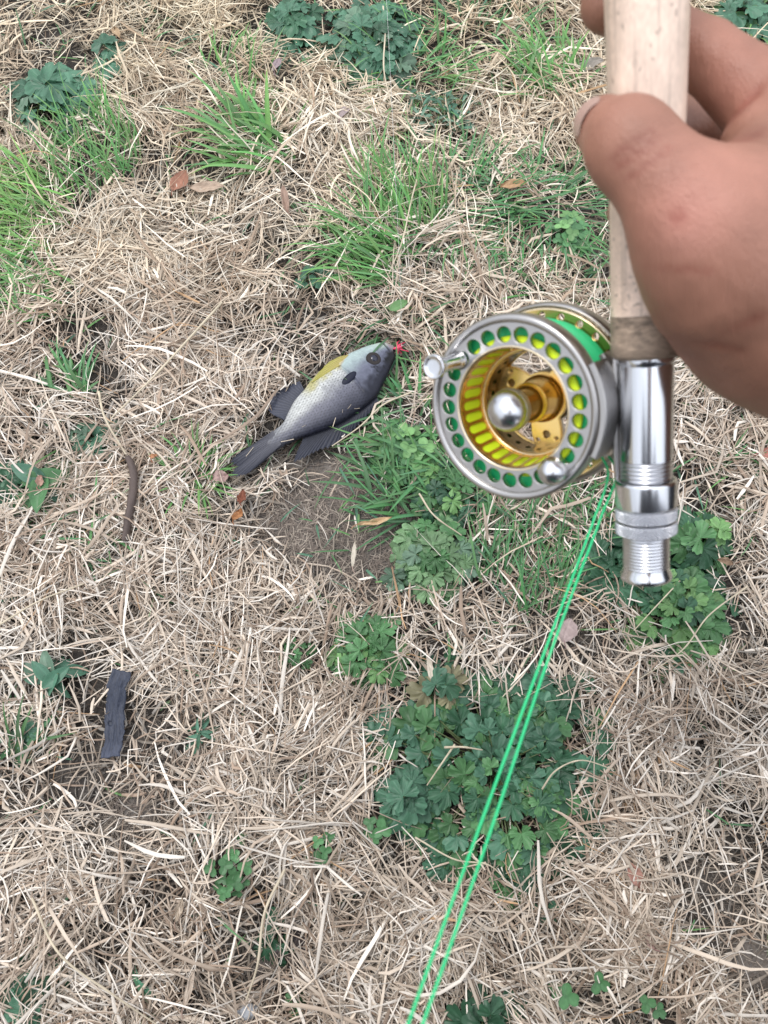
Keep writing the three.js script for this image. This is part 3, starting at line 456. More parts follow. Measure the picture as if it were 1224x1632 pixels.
{ // the pink fly in its mouth
  const c = G(632, 555, 0.019), t = thing('fishing_fly', 'bright pink rubber-legged fly hooked in the mouth of the fish', 'fishing fly', c), pink = std({ color: rgb(0.66, 0.06, 0.13), roughness: 0.35 });
  const at = (px, py, y) => G(px, py, y).sub(c); seed(12);
  for (const [x, y] of [[650, 543], [645, 547], [655, 562], [646, 560], [634, 567], [631, 544], [641, 566], [637, 541]]) { const e = at(635 + (x - 635) * 0.8, 553 + (y - 553) * 0.8, rr(0.012, 0.024)), m = e.clone().multiplyScalar(0.5).add(V(rr(-.001, .001), rr(0.001, 0.004), rr(-.001, .001))); mesh('rubber_leg', tube([V(0, 0, 0), m, e], 0.00055, 14, 6), pink, t); }
  mesh('fly_body', taperTube([at(626, 556, 0.019), at(631, 555, 0.0205), at(638, 553, 0.0205), at(643, 551, 0.020)], x => 0.0015 * Math.sin(Math.PI * (0.12 + 0.76 * x)), 10), pink, t);
  mesh('hook', tube([at(637, 553, 0.021), at(646, 549, 0.022), at(651, 545, 0.022)], 0.0004, 10, 6), std({ color: rgb(0.25, 0.25, 0.26), metalness: 1, roughness: 0.35 }), t);
}

// ------------------------------------------------------------------ litter on the grass
{ // weathered black strip
  const a = G(207, 1073, 0), b = G(186, 1207, 0), c = a.clone().lerp(b, 0.5), L = a.distanceTo(b), dir = b.clone().sub(a).normalize();
  const t = thing('rubber_strip', 'flat weathered dark grey rubber strip lying on the dry grass at lower left', 'rubber strip', V(c.x, hills(c.x, c.z) + 0.0205, c.z)); t.rotation.y = Math.atan2(-dir.z, dir.x);
  const W = sizeAt(198, 1140, 32), nx = 90, nz = 26, pos = [], idx = [], col = [], H = (nx + 1) * (nz + 1);
  for (const s of [1, -1]) for (let i = 0; i <= nx; i++) for (let k = 0; k <= nz; k++) {
    const u = i / nx, v = k / nz * 2 - 1, x = (u - 0.5) * L + 0.0014 * v * (u < 0.5 ? -1 : 1) * Math.abs(u - 0.5) * 2 + 0.0016 * N.noise(v * 1.5, 2, u > 0.5 ? 4 : 9) * sstep(0.35, 0.5, Math.abs(u - 0.5)), ex = 0.0022 * N.noise(u * 8, v > 0 ? 3 : 7, 1) + 0.0010 * N.noise(u * 33, v > 0 ? 3 : 7, 5), z = v * W / 2 * (0.97 - 0.05 * u) + ex * Math.abs(v) + (u > .12 && u < .3 && v < 0 ? 0 : 0) + 0.002 * Math.sin(u * 5);
    const hole = Math.hypot((u - 0.62) * L, (v - (0.45)) * W / 2) / 0.0017, y = 0.0022 * Math.sin(u * 6.3 + 1) + 0.0020 * N.noise(u * 4, 1, v * 2) + 0.0007 * fbm(u * 40, 3, v * 14) - 0.00035 * Math.exp(-((v + 0.1) ** 2) / 0.01) + s * 0.0006 * (1 - 0.5 * sstep(0.85, 1, Math.abs(v))) - (s > 0 ? 0.0018 * (1 - sstep(0.7, 1.2, hole)) : 0);
    pos.push(x, y, z); const f = clamp(1 + 0.75 * fbm(u * 16, 3, v * 5, 4) + 1.2 * Math.max(0, N.noise(u * 60, 1, v * 22) - 0.3), 0.4, 2.4); const pl = sstep(0.75, 1, u) * 0.4 + 1; col.push(0.025 * f * pl, 0.031 * f * pl, 0.052 * f * pl);
    if (i < nx && k < nz) { const q = (s > 0 ? 0 : H) + i * (nz + 1) + k, w = nz + 1; s > 0 ? idx.push(q, q + 1, q + w, q + 1, q + w + 1, q + w) : idx.push(q, q + w, q + 1, q + 1, q + w, q + w + 1); }
  }
  for (let i = 0; i < nx; i++) for (const k of [0, nz]) { const q = i * (nz + 1) + k, w = nz + 1; idx.push(q, q + w, H + q, q + w, H + q + w, H + q); }
  for (let k = 0; k < nz; k++) for (const i of [0, nx]) { const q = i * (nz + 1) + k; idx.push(q, q + 1, H + q, q + 1, H + q + 1, H + q); }
  const g = geoFrom(pos, idx, col); mesh('strip', g, std({ vertexColors: true, roughness: 0.6 }), t);
}
{ // dark twig
  const pts = [[208, 735, .018], [215, 750, .021], [217, 775, .022], [214, 805, .021], [208, 835, .020], [203, 866, .017]].map(p => { const g = G(...p); g.y += hills(g.x, g.z) + 0.006; return g; }), c = pts[3].clone(); seed(8);
  const t = thing('twig', 'dark brown flattened twig lying across the grass at the left', 'twig', c), P2 = new THREE.CatmullRomCurve3(pts.map(p => p.sub(c))).getPoints(40);
  mesh('stem', taperTube(P2, (x, a) => (0.0032 * (0.55 + 0.6 * Math.sin(Math.PI * (0.15 + 0.7 * x)))) * (1 + 0.22 * N.noise(x * 9, Math.cos(a), Math.sin(a)) + 0.1 * N.noise(x * 40, Math.cos(a) * 3, Math.sin(a) * 3)), 12, (x, a) => { const f = 0.75 + 0.6 * Math.max(0, 0.5 + fbm(x * 9, Math.cos(a) * 4, Math.sin(a) * 4)); return [0.085 * f, 0.062 * f, 0.054 * f]; }), std({ vertexColors: true, roughness: 0.75 }), t);
}
function deadLeaf(px, py, L, W, deg, c, label, curl = 1, name = 'dead_leaf', cat = 'dead leaf') {
  L *= 0.9; W *= 0.82; c = c.map(x => x * 0.92); // L, W in sighted pixels, deg: which way it points in view (0 right, 90 away)
  const g0 = G(px, py), k = sizeAt(px, py, 1), t = thing(name, label, cat, V(g0.x, hills(g0.x, g0.z) + 0.023, g0.z)); t.rotation.set(gauss() * 0.2, deg * Math.PI / 180, gauss() * 0.2, 'YXZ');
  const nx = 22, nz = 10, pos = [], col = [], idx = [], ph = rr(0, 50);
  for (let i = 0; i <= nx; i++) for (let j = 0; j <= nz; j++) {
    const u = i / nx, v = j / nz * 2 - 1, w = W * k / 2 * (Math.sin(Math.PI * clamp(u, 0.02, 0.98)) ** 0.7) * (1 + 0.25 * N.noise(u * 7, v > 0 ? 1 : 5, ph));
    const x = (u - 0.5) * L * k + 0.0008 * N.noise(u * 5, v * 3, ph), z = v * w, y = curl * (0.35 * Math.abs(v) ** 1.6 * w + 0.0025 * Math.sin(u * 4 + ph) + 0.0022 * N.noise(u * 4, v * 2, ph + 3)) - (Math.abs(v) < 0.12 ? 0.0003 : 0);
    pos.push(x, y, z); const f = 0.85 + 0.45 * fbm(u * 9, v * 4, ph, 3) + (Math.abs(v) < 0.12 ? 0.2 : 0); col.push(c[0] * f, c[1] * f, c[2] * f);
    if (i < nx && j < nz) { const a = i * (nz + 1) + j; idx.push(a, a + 1, a + nz + 1, a + 1, a + nz + 2, a + nz + 1); }
  }
  mesh('blade', geoFrom(pos, idx, col), std({ vertexColors: true, roughness: 0.75 }), t);
  mesh('leaf_stalk', tube([V(-L * k * 0.46, 0.0008, 0), V(-L * k * 0.6, 0.002, 0.001), V(-L * k * 0.72, 0.001, 0.003)], 0.0005, 8, 5), std({ color: rgb(c[0] * 0.6, c[1] * 0.5, c[2] * 0.5), roughness: 0.8 }), t);
}
seed(77);
deadLeaf(294, 310, 44, 36, 60, [0.36, 0.17, 0.11], 'reddish dead leaf below the wide-bladed grass tuft at upper left');
deadLeaf(335, 318, 60, 24, 5, [0.47, 0.35, 0.26], 'pale tan dead leaf right beside the reddish one');
deadLeaf(812, 325, 48, 20, 12, [0.45, 0.28, 0.15], 'light brown dead leaf in the grass left of the cork handle');
deadLeaf(447, 138, 42, 15, 80, [0.36, 0.28, 0.29], 'narrow mauve-grey dead leaf below the leafy clumps at the top');
deadLeaf(552, 213, 42, 15, 62, [0.40, 0.32, 0.31], 'narrow grey dead leaf left of the grey-green plant');
deadLeaf(197, 85, 44, 14, 118, [0.42, 0.29, 0.17], 'narrow brown dead leaf near the top left');
deadLeaf(460, 350, 52, 14, 100, [0.36, 0.24, 0.18], 'narrow brown dead leaf in the middle of the dry grass above the fish');
deadLeaf(893, 1012, 42, 38, 70, [0.44, 0.34, 0.32], 'pale pinkish dead leaf right beside the green line', .6);
deadLeaf(392, 806, 26, 17, 80, [0.26, 0.09, 0.05], 'dark rust curled leaf scrap below the tail of the fish', 1.4);
deadLeaf(386, 833, 26, 17, 60, [0.47, 0.22, 0.09], 'orange curled leaf scrap lying under the rust one', 1.4);
deadLeaf(360, 774, 26, 24, 20, [0.43, 0.29, 0.26], 'small pink dead leaf at the tip of the tail');
deadLeaf(81, 782, 22, 16, 75, [0.50, 0.30, 0.23], 'pink leaf scrap among the broad leaves at the left');
deadLeaf(258, 745, 14, 12, 60, [0.46, 0.22, 0.11], 'tiny orange leaf scrap right of the twig top');
deadLeaf(1205, 738, 44, 20, 5, [0.40, 0.16, 0.12], 'reddish dead leaf at the right edge beside the chrome collar');
deadLeaf(1172, 660, 40, 18, 10, [0.36, 0.22, 0.18], 'dull brown dead leaf under the wrist at the right edge');
deadLeaf(996, 1388, 40, 26, 110, [0.42, 0.22, 0.17], 'reddish dead leaf right of the big clump foot');
deadLeaf(1020, 1490, 24, 14, 110, [0.42, 0.28, 0.24], 'small pinkish dead leaf near the lower right');
deadLeaf(930, 128, 54, 24, 8, [0.33, 0.29, 0.25], 'grey crumpled dead leaf left of the index fingertip', 0.8);
deadLeaf(1140, 905, 34, 14, 170, [0.30, 0.20, 0.13], 'brown dead leaf right of the fresh green clump');
deadLeaf(565, 895, 46, 9, 85, [0.62, 0.55, 0.45], 'straight pale straw chip standing out below the bare earth', 0.3, 'straw_chip', 'straw chip');
deadLeaf(684, 1075, 52, 13, 100, [0.66, 0.58, 0.47], 'broad pale straw chip at the upper left rim of the big clump', 0.4, 'straw_chip', 'straw chip');
deadLeaf(598, 845, 60, 14, 15, [0.60, 0.42, 0.24], 'tan grass husk beside the bare earth', 1.2, 'grass_husk', 'grass husk');
deadLeaf(315, 1560, 60, 14, 75, [0.55, 0.45, 0.36], 'pale folded leaf strip near the bottom left', 0.8);
deadLeaf(300, 1440, 40, 12, 75, [0.52, 0.42, 0.32], 'narrow tan husk at the lower left', 1);
{ // long pale stems that stand out one by one
  seed(64); const m = [0.62, 0.53, 0.39];
  for (const [label, w, ...p] of [
    ['long pale stem running from the left grass up towards the middle', 5, [352, 478], [310, 540], [250, 605], [180, 672]],
    ['two-pronged pale stem above the twig', 5, [160, 628], [178, 680], [204, 728]],
    ['thin pale stem standing among the green grass above the reel', 3.2, [668, 275], [655, 330], [640, 400], [620, 440]],
    ['thin pale stem across the fresh green clump', 3, [1170, 945], [1110, 990], [1065, 1045], [1000, 1090]],
    ['thin pale stem right below the chrome rod end', 3, [1085, 925], [1050, 960], [1010, 1005]],
    ['long pale stem crossing the grass at bottom left', 5, [55, 1430], [110, 1510], [190, 1575], [255, 1632]],
    ['pale bent stem near the bottom left of the line', 6, [455, 1385], [425, 1450], [415, 1530], [395, 1590]],
    ['curved pale stem at the foot of the big clump', 3.4, [660, 1330], [720, 1362], [770, 1370], [808, 1405]],
    ['arched pale straw over the right side of the big clump', 3.4, [855, 1256], [872, 1228], [910, 1212], [965, 1226]],
    ['short pale straw over the centre of the big clump', 4.5, [705, 1192], [730, 1192], [762, 1196]],
    ['bent straw at the left rim of the big clump', 4, [720, 1188], [700, 1215], [678, 1250]],
    ['long straw lying along the back of the fish', 3.6, [655, 628], [610, 655], [575, 690], [530, 715]],
    ['tall pale stalk among the leaves at the top', 3.6, [610, 5], [614, 60], [612, 130], [625, 180]],
    ['straight pale straw at the left, below the clump of broad leaves', 4, [20, 1005], [90, 970], [150, 940]],
    ['pale straw over the frilly plant below the reel', 4, [668, 790], [690, 830], [735, 855]],
  ]) {
    const k = sizeAt(...p[1], 1), pts = p.map(([x, y], i) => { const g = G(x, y, 0.022); g.y = hills(g.x, g.z) + 0.025 + 0.010 * Math.sin(i / (p.length - 1) * Math.PI) + (label.includes('clump') ? 0.022 : 0) + (label.includes('back of the fish') ? 0.003 : 0); return g; }), c = pts[1].clone();
    const cv = new THREE.CatmullRomCurve3(pts.map(q => q.sub(c))).getPoints(26), t = mesh('dry_straw', taperTube(cv, x => w * k * 0.42 * (1 - 0.45 * x) * (1 + 0.5 * Math.exp(-(((x - 0.6) / 0.02) ** 2))), 7, x => { const f = 0.85 + 0.3 * N.noise(x * 9, 2, p[0][0]); return m.map(q => q * f); }), std({ vertexColors: true, roughness: 0.6 }));
    t.position.copy(c); tag(t, label, 'straw');
  }
  const pb = G(395, 1612, 0.016), st = mesh('pebble', (() => { const g = new THREE.IcosahedronGeometry(1, 4), a = g.attributes.position; for (let i = 0; i < a.count; i++) { const f = 1 + 0.3 * N.noise(a.getX(i) * 1.6 + 3, a.getY(i) * 1.6, a.getZ(i) * 1.6); a.setXYZ(i, a.getX(i) * f, a.getY(i) * f, a.getZ(i) * f); } g.computeVertexNormals(); return g; })(), std({ color: rgb(0.33, 0.34, 0.36), roughness: 0.8 }));
  st.position.copy(pb); st.scale.set(0.008, 0.005, 0.0055); tag(st, 'small pale grey stone at the bottom edge', 'stone');
}

// ------------------------------------------------------------------ fishing rod, butt end down
const S0 = 0.275; // metres ahead of the eye where the cork meets the chrome
const rDir = V(0.094, 0.956, 0.279).normalize(), rod0 = V((1030 - CX) / FPX * S0, (570 - CY) / FPX * S0, S0); // right, down, ahead
const rodAt = s => rod0.clone().addScaledVector(rDir, s), toW = v => ptW(v.x, v.y, v.z), toD = v => dirW(v.x, v.y, v.z);
let nDir = V(-0.60, 0.29, -0.73); nDir.addScaledVector(rDir, -nDir.dot(rDir)).normalize();   // the reel's axle, towards the eye
const qDir = nDir.clone().cross(rDir).negate(); if (qDir.x > 0) qDir.negate();             // from the rod towards the reel
const chrome = new THREE.MeshPhysicalMaterial({ color: rgb(0.72, 0.735, 0.77), metalness: 1, roughness: 0.19, side: THREE.DoubleSide });
const satin = new THREE.MeshPhysicalMaterial({ color: rgb(0.47, 0.455, 0.445), metalness: 1, roughness: 0.32, side: THREE.DoubleSide });
const dull = new THREE.MeshPhysicalMaterial({ color: rgb(0.66, 0.67, 0.70), metalness: 1, roughness: 0.27, side: THREE.DoubleSide });
const knurlM = new THREE.MeshPhysicalMaterial({ color: rgb(0.66, 0.67, 0.71), metalness: 1, roughness: 0.28, side: THREE.DoubleSide });
const gold = new THREE.MeshPhysicalMaterial({ color: rgb(0.90, 0.63, 0.24), metalness: 1, roughness: 0.24, side: THREE.DoubleSide });
const paleGold = new THREE.MeshPhysicalMaterial({ color: rgb(0.88, 0.73, 0.50), metalness: 1, roughness: 0.28, side: THREE.DoubleSide });
{
  const rod = thing('fishing_rod', 'fly fishing rod held upright, cork handle above a polished chrome reel seat', 'fishing rod');
  rod.position.copy(toW(rod0));
  const yW = toD(rDir).negate(), zW = toD(nDir), xW = yW.clone().cross(zW).normalize(); rod.quaternion.setFromRotationMatrix(new THREE.Matrix4().makeBasis(xW, yW, zW));
  // cork
  const corkMap = noiseTex(512, (u, v) => {
    const big = tileN(u, v, 5, 3.3), mid = tileN(u, v, 14, 1.3), fine = tileN(u, v, 60, 6.1), streak = tileN(u * 1, v, 9, 9.3);
    let k = 0.90 + 0.11 * big + 0.09 * mid + 0.07 * fine - 0.10 * sstep(0.1, 0.5, N.noise(u * 46, v * 2.5, 4)); const pit = sstep(0.34, 0.50, tileN(u, v, 44, 2.7)) * 0.22 + sstep(0.40, 0.5, tileN(u, v, 26, 5.2)) * 0.2 * sstep(0, .2, streak); k *= 1 - pit;
    return [0.95 * k, 0.845 * k, 0.765 * k];
  }, true);
  corkMap.repeat.set(1, 2);
  const corkBump = noiseTex(256, (u, v) => 0.5 + 0.35 * tileN(u, v, 14, 1.3) + 0.3 * tileN(u, v, 40, 2.7)); corkBump.repeat.set(1, 2);
  const cg = lathe([[0.0122, 0.0152], [0.0122, 0.03], [0.0121, 0.05], [0.0123, 0.075], [0.0129, 0.105], [0.0134, 0.125], [0.0131, 0.15], [0.0118, 0.17], [0.0095, 0.185], [0.006, 0.192], [0.004, 0.193]], 72);
  mesh('cork_grip', cg, new THREE.MeshPhysicalMaterial({ side: THREE.DoubleSide, map: corkMap, bumpMap: corkBump, bumpScale: 0.0005, roughness: 0.45, clearcoat: 0.5, clearcoatRoughness: 0.38 }), rod);
  const dm = noiseTex(256, (u, v) => { const k = 0.60 + 0.16 * tileN(u, v, 26, 3) + 0.14 * tileN(u, v, 9, 8) + 0.1 * tileN(u, v, 60, 1); return [0.98 * k, 0.86 * k, 0.75 * k]; }, true);
  mesh('cork_ring', lathe([[0.0100, 0.0001], [0.0112, 0.0004], [0.0120, 0.0016], [0.0123, 0.004], [0.0122, 0.0150]], 72), std({ map: dm, bumpMap: corkBump, bumpScale: 0.0005, roughness: 0.7 }), rod).userData.label = 'dark grey-brown cork ring at the foot of the handle';
  // chrome seat
  mesh('seat_tube', lathe([[0.0101, 0.0002], [0.0101, -0.0012], [0.0096, -0.0018], [0.0095, -0.0025], [0.0095, -0.037]], 96), chrome, rod);
  const thread = (y0, y1, r, pitch, dep) => { const p = []; for (let y = y0; y > y1; y -= pitch) { p.push([r - dep, y], [r - dep * 0.6, y - pitch * 0.18], [r, y - pitch * 0.4], [r, y - pitch * 0.62], [r - dep * 0.6, y - pitch * 0.85]); } p.push([r - dep, y1]); return p; };
  mesh('upper_thread', lathe([[0.0094, -0.037], ...thread(-0.0372, -0.0455, 0.0094, 0.00155, 0.0006)], 96), knurlM, rod);
  mesh('collar', lathe([[0.0096, -0.0462], [0.0096, -0.0448], [0.0104, -0.0446], [0.0110, -0.0451], [0.0113, -0.0460], [0.0113, -0.0545], [0.0109, -0.0553], [0.0100, -0.0555]], 96), chrome, rod);
  const knurl = (y0, y1, r) => { // diamond knurling cut as real relief
    const nA = 480, nY = 44, pos = [], idx = []; for (let j = 0; j <= nY; j++) for (let i = 0; i <= nA; i++) { const a = i / nA * 2 * Math.PI, t = j / nY, y = lerp(y0, y1, t), e = Math.min(1, Math.min(t, 1 - t) * 7), A = Math.abs(((a * 46 / (2 * Math.PI) + t * 3) % 1) - 0.5) * 2, B = Math.abs(((a * 46 / (2 * Math.PI) - t * 3 + 8) % 1) - 0.5) * 2, R = r - 0.0012 * (1 - e) ** 2 + e * 0.0006 * (Math.min(A, B) * 2 - 1); pos.push(Math.cos(a) * R, y, Math.sin(a) * R); if (j < nY && i < nA) { const q = j * (nA + 1) + i; idx.push(q, q + 1, q + nA + 1, q + 1, q + nA + 2, q + nA + 1); } }
    return geoFrom(pos, idx);
  };
  mesh('knurled_ring', knurl(-0.0556, -0.0605, 0.0110), knurlM, rod); mesh('knurled_ring', knurl(-0.0609, -0.0660, 0.0110), knurlM, rod);
  mesh('lower_thread', lathe([[0.0098, -0.0661], [0.0088, -0.0666], ...thread(-0.0668, -0.0788, 0.0086, 0.00128, 0.00038)], 96), knurlM, rod);
  mesh('end_cap', lathe([[0.0083, -0.0788], [0.0084, -0.0795], [0.0088, -0.0810], [0.0094, -0.0824], [0.0096, -0.0834], [0.0094, -0.0844], [0.0085, -0.0848], [0.0001, -0.0846]], 96), chrome, rod);
  const blank = []; for (let i = 0; i <= 12; i++) blank.push([lerp(0.0039, 0.0009, i / 12), lerp(0.19, 2.3, i / 12)]);
  mesh('blank', lathe(blank, 20), std({ color: rgb(0.03, 0.05, 0.035), roughness: 0.25 }), rod);
}

const toFlat = g => { const h = g.toNonIndexed(); h.computeVertexNormals(); return h; };
// ------------------------------------------------------------------ fly reel
const R = 0.0362, DQ = 0.0470, RS = 0.0168, ZK = 1.25; // outer radius, axle to rod axis, where along the rod
const mid = rodAt(RS).addScaledVector(qDir, DQ), face = mid.clone().addScaledVector(nDir, 0.0125 * ZK);
const toPx = v => [CX + v.x / v.z * FPX, CY + v.y / v.z * FPX];
const yL = toD(rDir).negate(), zL = toD(nDir), xL = yL.clone().cross(zL).normalize();
const reelQ = new THREE.Quaternion().setFromRotationMatrix(new THREE.Matrix4().makeBasis(xL, yL, zL)), reelP = toW(face);
const ringZ = (pts, seg = 96) => lathe(pts, seg).rotateX(Math.PI / 2); // profile (radius, z)
{
  const reel = thing('fly_reel', 'silver and gold large-arbor fly reel clamped to the chrome seat', 'fly reel', reelP); reel.quaternion.copy(reelQ); reel.scale.z = ZK;
  const annulus = (r0, r1, holes, hr, hp, depth, bev = 0.00035, off = 0) => {
    const s = new THREE.Shape(); s.absarc(0, 0, r1, 0, 2 * Math.PI, false); const h = new THREE.Path(); h.absarc(0, 0, r0, 0, 2 * Math.PI, true); s.holes.push(h);
    for (let i = 0; i < holes; i++) { const a = (i + off) / holes * 2 * Math.PI, p = new THREE.Path(); p.absarc(Math.cos(a) * hp, Math.sin(a) * hp, hr, 0, 2 * Math.PI, true); s.holes.push(p); }
    return new THREE.ExtrudeGeometry(s, { depth, bevelEnabled: bev > 0, bevelThickness: bev, bevelSize: bev, bevelSegments: 2, curveSegments: 28 });
  };
  const HN = 25, HO = 0.45;
  const faceG = annulus(0.655 * R, 0.915 * R, HN, 0.090 * R, 0.785 * R, 0.0010, 0.00035, HO); faceG.translate(0, 0, -0.0014); mesh('spool_face', faceG, satin, reel);
  mesh('rim', ringZ([[0.905 * R, -0.0002], [0.912 * R, 0.0006], [0.93 * R, 0.0011], [0.965 * R, 0.0013], [0.99 * R, 0.0007], [R, -0.0006], [R, -0.0036], [0.985 * R, -0.0045], [0.955 * R, -0.0045], [0.945 * R, -0.0036], [0.93 * R, -0.0020], [0.905 * R, -0.0016]], 160), satin, reel);
  for (let i = 0; i < HN; i++) { const a = (i + HO) / HN * 2 * Math.PI, m = mesh('hole_rim', HN && i ? reel.children.find(c => c.name === 'hole_rim').geometry : ringZ([[0.0935 * R, -0.00028], [0.087 * R, -0.0006], [0.086 * R, -0.0024], [0.090 * R, -0.0026]], 26), paleGold, reel); m.position.set(Math.cos(a) * 0.785 * R, Math.sin(a) * 0.785 * R, 0); }
  // slotted arbor walls: a flat strip with openings, bent into a ring
  const bent = (r0, r1, z0, z1, n, sl, sw, th) => { // each cell of the ring: a grid of quads round a rounded opening
    const rm = (r0 + r1) / 2, D = Math.abs(z1 - z0), cell = 2 * Math.PI / n, lw = sw / rm / 2, hl = sl / D / 2, K = 24, pos = [], idx = [];
    for (let c = 0; c < n; c++) {
      const c0 = c * cell, base = pos.length / 3;
      for (let i = 0; i < K; i++) {
        const a = (i + 0.5) / K * 2 * Math.PI, ca = Math.cos(a), sa = Math.sin(a), ry = Math.min(hl, lw * rm / D), m = Math.max(Math.abs(ca), Math.abs(sa));
        const inner = [0.5 * cell + ca * lw, 0.5 + Math.sign(sa) * (hl - ry) + sa * ry], outer = [0.5 * cell + ca / m * 0.5 * cell, 0.5 + sa / m * 0.5];
        for (const [p, d] of [[outer, 0], [inner, 0], [inner, 1], [outer, 1]]) { const r = lerp(r0, r1, p[1]) + d * th; pos.push(Math.cos(c0 + p[0]) * r, Math.sin(c0 + p[0]) * r, lerp(z0, z1, p[1])); }
        const q = base + i * 4, w = base + ((i + 1) % K) * 4; for (let k = 0; k < 3; k++) idx.push(q + k, q + k + 1, w + k, q + k + 1, w + k + 1, w + k);
      }
    }
    return toFlat(geoFrom(pos, idx));
  };
  mesh('arbor', bent(0.645 * R, 0.600 * R, -0.0014, -0.0128, 29, 0.0088, 0.0035, 0.0004), gold, reel);
  mesh('arbor_lip', ringZ([[0.64 * R, -0.0012], [0.648 * R, -0.0002], [0.662 * R, 0.0002], [0.675 * R, -0.0002]], 128), paleGold, reel);
  mesh('arbor_step', ringZ([[0.606 * R, -0.0128], [0.598 * R, -0.0122], [0.585 * R, -0.0121], [0.572 * R, -0.0126], [0.568 * R, -0.0136]], 128), paleGold, reel);
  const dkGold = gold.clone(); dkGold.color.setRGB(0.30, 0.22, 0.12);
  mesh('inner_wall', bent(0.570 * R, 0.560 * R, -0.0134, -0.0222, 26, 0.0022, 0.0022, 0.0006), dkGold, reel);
  const fl2 = annulus(0.56 * R, 0.985 * R, 25, 0.045 * R, 0.915 * R, 0.0009, 0.0003, 0.2); fl2.translate(0, 0, -0.0236); mesh('back_flange', fl2, gold, reel);
  mesh('flange_edge', ringZ([[0.975 * R, -0.0222], [0.99 * R, -0.0222], [0.994 * R, -0.0232], [0.99 * R, -0.024], [0.975 * R, -0.024]], 128), paleGold, reel);
  // three-armed plate, hub and cap
  const sp = new THREE.Shape(), arms = 3, a0 = 0.62; for (let i = 0; i <= 180; i++) { const a = i / 180 * 2 * Math.PI, d = Math.abs((((a - a0) / (2 * Math.PI) * arms) % 1 + 1.5) % 1 - 0.5) * 2, r = R * lerp(0.575, 0.29, sstep(0.18, 0.62, d)); i ? sp.lineTo(Math.cos(a) * r, Math.sin(a) * r) : sp.moveTo(Math.cos(a) * r, Math.sin(a) * r); }
  for (let k = 0; k < arms; k++) for (const [rr0, da, hr] of [[0.42, 0, 0.052], [0.49, 0.24, 0.030], [0.49, -0.24, 0.030]]) { const a = a0 + k * 2 * Math.PI / arms + da, p = new THREE.Path(); p.absarc(Math.cos(a) * rr0 * R, Math.sin(a) * rr0 * R, hr * R, 0, 2 * Math.PI, true); sp.holes.push(p); }
  const spg = new THREE.ExtrudeGeometry(sp, { depth: 0.0012, bevelEnabled: true, bevelThickness: 0.0003, bevelSize: 0.0003, bevelSegments: 2, curveSegments: 16 }); spg.translate(0, 0, -0.0226); mesh('spider_plate', spg, gold, reel);
  mesh('hub', ringZ([[0.275 * R, -0.0212], [0.27 * R, -0.0200], [0.245 * R, -0.0196], [0.235 * R, -0.0190], [0.225 * R, -0.0125], [0.215 * R, -0.0118], [0.165 * R, -0.0112], [0.16 * R, -0.0020], [0.15 * R, -0.0010]], 72), gold, reel);
  const CS = 1.17, cap = mesh('cap', ringZ([[0.001 * R, 0.0098], [0.04 * R, 0.0097], [0.09 * R, 0.0090], [0.135 * R, 0.0076], [0.168 * R, 0.0057], [0.186 * R, 0.0036], [0.190 * R, 0.0020]], 72), dull, reel); cap.scale.set(CS, CS, 1 / ZK);
  { const nA = 144, pos = [], idx = []; for (let j = 0; j <= 6; j++) for (let i = 0; i <= nA; i++) { const a = i / nA * 2 * Math.PI, z = lerp(0.0020, -0.0014, j / 6), r = R * 0.192 + (i % 3 === 0 ? 0.00022 : 0) - (j === 0 || j === 6 ? 0.0004 : 0); pos.push(Math.cos(a) * r, Math.sin(a) * r, z); if (j < 6 && i < nA) { const q = j * (nA + 1) + i; idx.push(q, q + 1, q + nA + 1, q + 1, q + nA + 2, q + nA + 1); } } mesh('knurled_edge', geoFrom(pos, idx), knurlM, cap); mesh('cap_back', ringZ([[0.188 * R, -0.0014], [0.15 * R, -0.0022], [0.001, -0.0022]], 48), chrome, cap); }
  // crank knob and counterweight
  const onFace = (ang, r) => V(Math.cos(ang) * r * R, Math.sin(ang) * r * R, 0);
  const knob = mesh('crank_knob', ringZ([[0.0030, -0.0010], [0.0034, 0.0006], [0.0029, 0.0016], [0.0030, 0.0024], [0.0027, 0.0030], [0.0029, 0.0036], [0.00275, 0.0045], [0.0026, 0.0090], [0.0029, 0.0150], [0.0036, 0.0188], [0.0041, 0.0204], [0.0043, 0.0216], [0.0041, 0.0226], [0.0036, 0.0228], [0.0030, 0.0220], [0.0022, 0.0218], [0.0001, 0.0218]], 48), chrome, reel); knob.position.copy(onFace(2.42, 0.80)); knob.scale.set(1.12, 1.12, 0.82 / ZK);
  const cw = mesh('counterweight', ringZ([[0.0001, 0.0066], [0.0012, 0.0064], [0.0026, 0.0056], [0.0036, 0.0042], [0.0040, 0.0024], [0.0038, 0.0012], [0.0034, 0.0008], [0.0030, -0.0004]], 40), dull, reel); cw.position.copy(onFace(-0.88, 0.80)); cw.scale.set(1.4, 1.4, 1.4 / ZK);
  // frame: back ring with spokes, pillar by the seat, foot
  mesh('frame_ring', ringZ([[0.985 * R, -0.0252], [1.005 * R, -0.0236], [1.025 * R, -0.0234], [1.045 * R, -0.0246], [1.05 * R, -0.0270], [1.04 * R, -0.0290], [1.01 * R, -0.0298], [0.985 * R, -0.0292], [0.978 * R, -0.0272], [0.985 * R, -0.0252]], 160), satin, reel);
  const fs = new THREE.Shape(); for (let i = 0; i <= 120; i++) { const a = i / 120 * 2 * Math.PI, d = Math.abs((((a - a0) / (2 * Math.PI) * 3) % 1 + 1.5) % 1 - 0.5) * 2, r = R * lerp(1.0, 0.30, sstep(0.08, 0.30, d)); i ? fs.lineTo(Math.cos(a) * r, Math.sin(a) * r) : fs.moveTo(Math.cos(a) * r, Math.sin(a) * r); }
